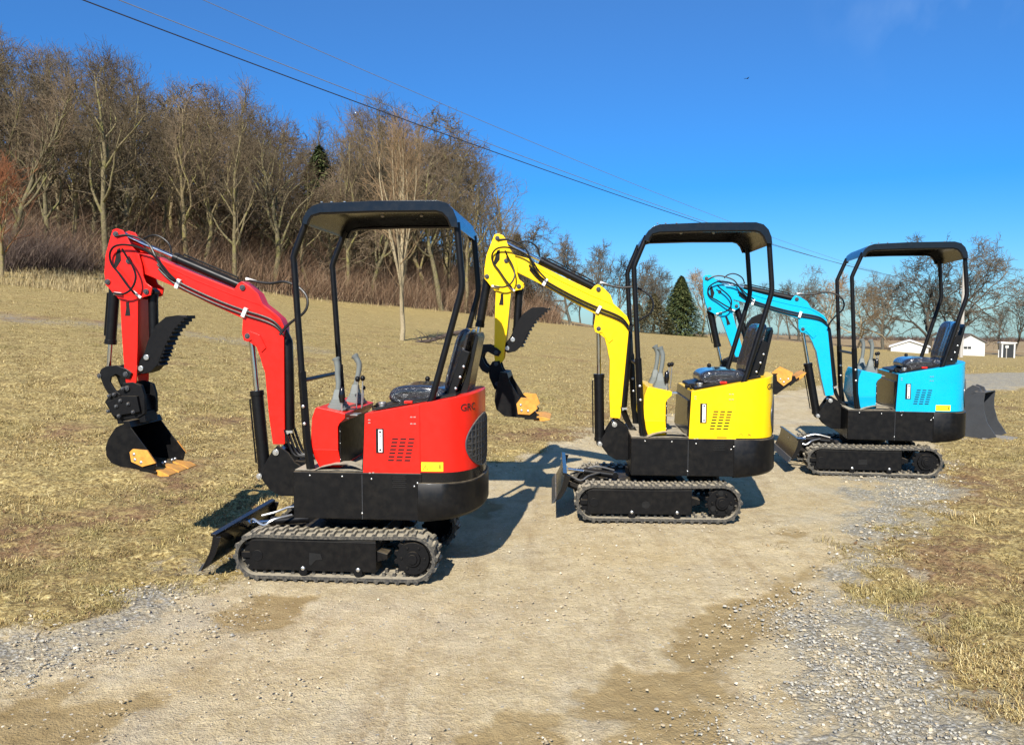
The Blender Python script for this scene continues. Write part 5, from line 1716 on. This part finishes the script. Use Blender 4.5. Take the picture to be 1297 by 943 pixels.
        m.prism([C(p) for p in [(-1.253, 1.082), (-1.189, 1.095), (-1.138, 1.031), (-1.151, 0.954), (-1.202, 0.922), (-1.241, 0.979)]], -.06, .06)
        cpo = m.build('quick_coupler', 'iron', root, bevel=.005)
        m = MB(S)
        for p in [(-1.151, 1.025), (-1.209, 0.98)]:
            q = C(p); m.ycyl(q[0], q[1], -.10, .10, .018, 12)
        m.build('bolt', 'graysteel', cpo)
        bko, outer = bucket_shell(C, BUCKET_B, .19, 7, CUT_B)
        cut = [C(p) for p in CUT_B]
        lip_a, lip_b = C([(-0.981, 0.705)][0]), C([(-0.863, 0.706)][0])
        topbar = [C(p) for p in [(-1.176, 1.08), (-1.119, 1.074), (-1.107, 1.03), (-1.157, 1.018)]]
    m = MB(S); m.prism(topbar, -.192, .192); m.build('top_bar', 'body', bko, bevel=.003)
    for y0, y1 in ((-.205, -.191), (.191, .205)):
        m = MB(S); m.prism(cut, y0, y1); sc_ = m.build('side_cutter', 'orange', bko, bevel=.002)
        m = MB(S)
        cc = Vector((sum(p[0] for p in cut) / 6, sum(p[1] for p in cut) / 6))
        for p in (cut[0], cut[4], cut[5]):
            m = MB(S); q = cc.lerp(Vector(p), .55); m.ball((q.x, y0 if y0 < 0 else y1, q.y), .011, 6, (1, .5, 1)); m.build('bolt', 'zinc', sc_)
    dl = (Vector(lip_b) - Vector(lip_a)).normalized(); nl = Vector((-dl.y, dl.x))
    m = MB(S)
    la, lb = Vector(lip_a), Vector(lip_b)
    m.prism([tuple(la), tuple(lb), tuple(lb + nl * .012), tuple(la + nl * .014)], -.192, .192)
    m.build('lip', 'body', bko)
    for k in range(3):
        yc_ = -.128 + k * .128
        m = MB(S)
        base_, mid_, tip_ = lb - dl * .045, lb + dl * .035, lb + dl * .085
        up2 = nl * .016
        rr = []
        for q, w, h in ((base_, .030, 1.4), (mid_, .060, 1.3), (tip_, .056, .25)):
            lo2 = q - nl * .010 * h
            hi2 = q + up2 * h
            rr.append([(lo2.x, yc_ - w, lo2.y), (lo2.x, yc_ + w, lo2.y), (hi2.x, yc_ + w, hi2.y), (hi2.x, yc_ - w, hi2.y)])
        m.loft(rr)
        tt = m.build('tooth', 'orange', bko, bevel=.002)
        m = MB(S)
        for dy in (-.02, .02):
            q = base_ - dl * .01 + nl * .03
            m.ball((q.x, yc_ + dy, q.y), .011, 6)
        m.build('bolt', 'zinc', tt)
    return root

excavator('compact_excavator', 'red compact excavator nearest the camera, with a wide bucket hanging over the grass', 'red',
          (-1.02, 5.12, -.025), 5, 5, 0, 0, 0, 0, 0, (-.845, .055, 0), 0, grip_lean=(0, .045), hx=.055, hz=.025)
excavator('compact_excavator', 'yellow compact excavator in the middle, between the red and the blue machine', 'yellow',
          (1.135, 6.335, .022), 3, 4.6, 4.3, -.9, .125, 1, 0, (-.80, .15, 0), 1, grip_lean=(.03, .03), hx=.125)
excavator('compact_excavator', 'blue compact excavator farthest up the drive, its boom reaching behind the yellow one', 'cyan',
          (3.575, 8.0, .038), 9, 12, -7, -12.0, .13, 1, -42, (-.80, .13, 0), 2, grip_lean=(.02, .02), hx=.10)

# ------------------------------------------------------------------ spare bucket standing on the verge
M['worn'] = painted('worn bare steel', (.24, .23, .21), .45, .3, coat=0, scale=20)
def spare_bucket():
    x, y = on_ground(1238, 552)
    root = empty('spare_bucket', (x, y, tz(x, y) - .01), R(-46))
    tag(root, 'wide dark grey digging bucket standing by itself on the verge behind the blue machine', 'bucket')
    # side profile, metres: back at the left, mouth facing right
    prof = [(.03, .02), (-.02, .10), (-.02, .24), (.16, .46), (.30, .585), (.43, .60), (.42, .50), (.425, .38), (.47, .22), (.58, .05), (.50, .012), (.25, .0)]
    prof = [(x_ - .3, z_) for x_, z_ in prof]
    W = .22
    mb = MB()
    back = prof[:7]; 
    shell = [prof[10], prof[11], prof[0], prof[1], prof[2], prof[3], prof[4], prof[5]]
    mb.strip(list(reversed(shell)), .014, -W, W)
    bk = mb.build('shell', 'graysteel', root, bevel=.003)
    for y0, y1 in ((-W - .012, -W + .002), (W - .002, W + .012)):
        mb = MB(); mb.prism(prof, y0, y1); mb.build('side_plate', 'graysteel', root, bevel=.003)
    mb = MB(); mb.prism([(.12, .003), (.40, .0), (.42, .012), (.12, .022)], -W - .02, W + .02); mb.build('cutting_edge', 'worn', root, bevel=.002)
    mb = MB(); mb.tube([(.0, -W, .585), (.0, W, .585)], .03, 12); mb.build('top_tube', 'graysteel', root)
    for yy in (-.09, .09):
        mb = MB(); mb.prism([(-.18, .40), (-.02, .56), (.06, .585), (.03, .66), (-.05, .69), (-.14, .62), (-.26, .46)], yy - .012, yy + .012)
        mb.build('ear', 'graysteel', root, bevel=.003)
    # curved wear plate welded inside the mouth
spare_bucket()

# tiny bird high in the sky
bx, by = (940 - 648.5) / 1000 * 60, 60
root = empty('bird', (bx, by, EYE + (405 - 107) / 1000 * 60), R(30)); tag(root, 'tiny dark bird gliding high over the yellow machine', 'bird')
mb = MB(); mb.loft([[(-.12, 0, 0), (-.12, .01, 0), (-.12, 0, .01)], [(0, -.03, -.03), (0, .03, -.03), (0, 0, .03)], [(.12, 0, 0), (.12, .005, 0), (.12, 0, .01)]])
mb.build('body', 'dark', root)
for s in (-1, 1):
    mb = MB(); mb.loft([[(-.05, 0, 0), (.05, 0, 0), (.05, 0, .012), (-.05, 0, .012)], [(-.06, s * .14, .05), (.03, s * .14, .05), (.03, s * .14, .056), (-.06, s * .14, .056)], [(-.08, s * .26, .02), (-.05, s * .26, .02), (-.05, s * .26, .023), (-.08, s * .26, .023)]])
    mb.build('wing', 'dark', root)
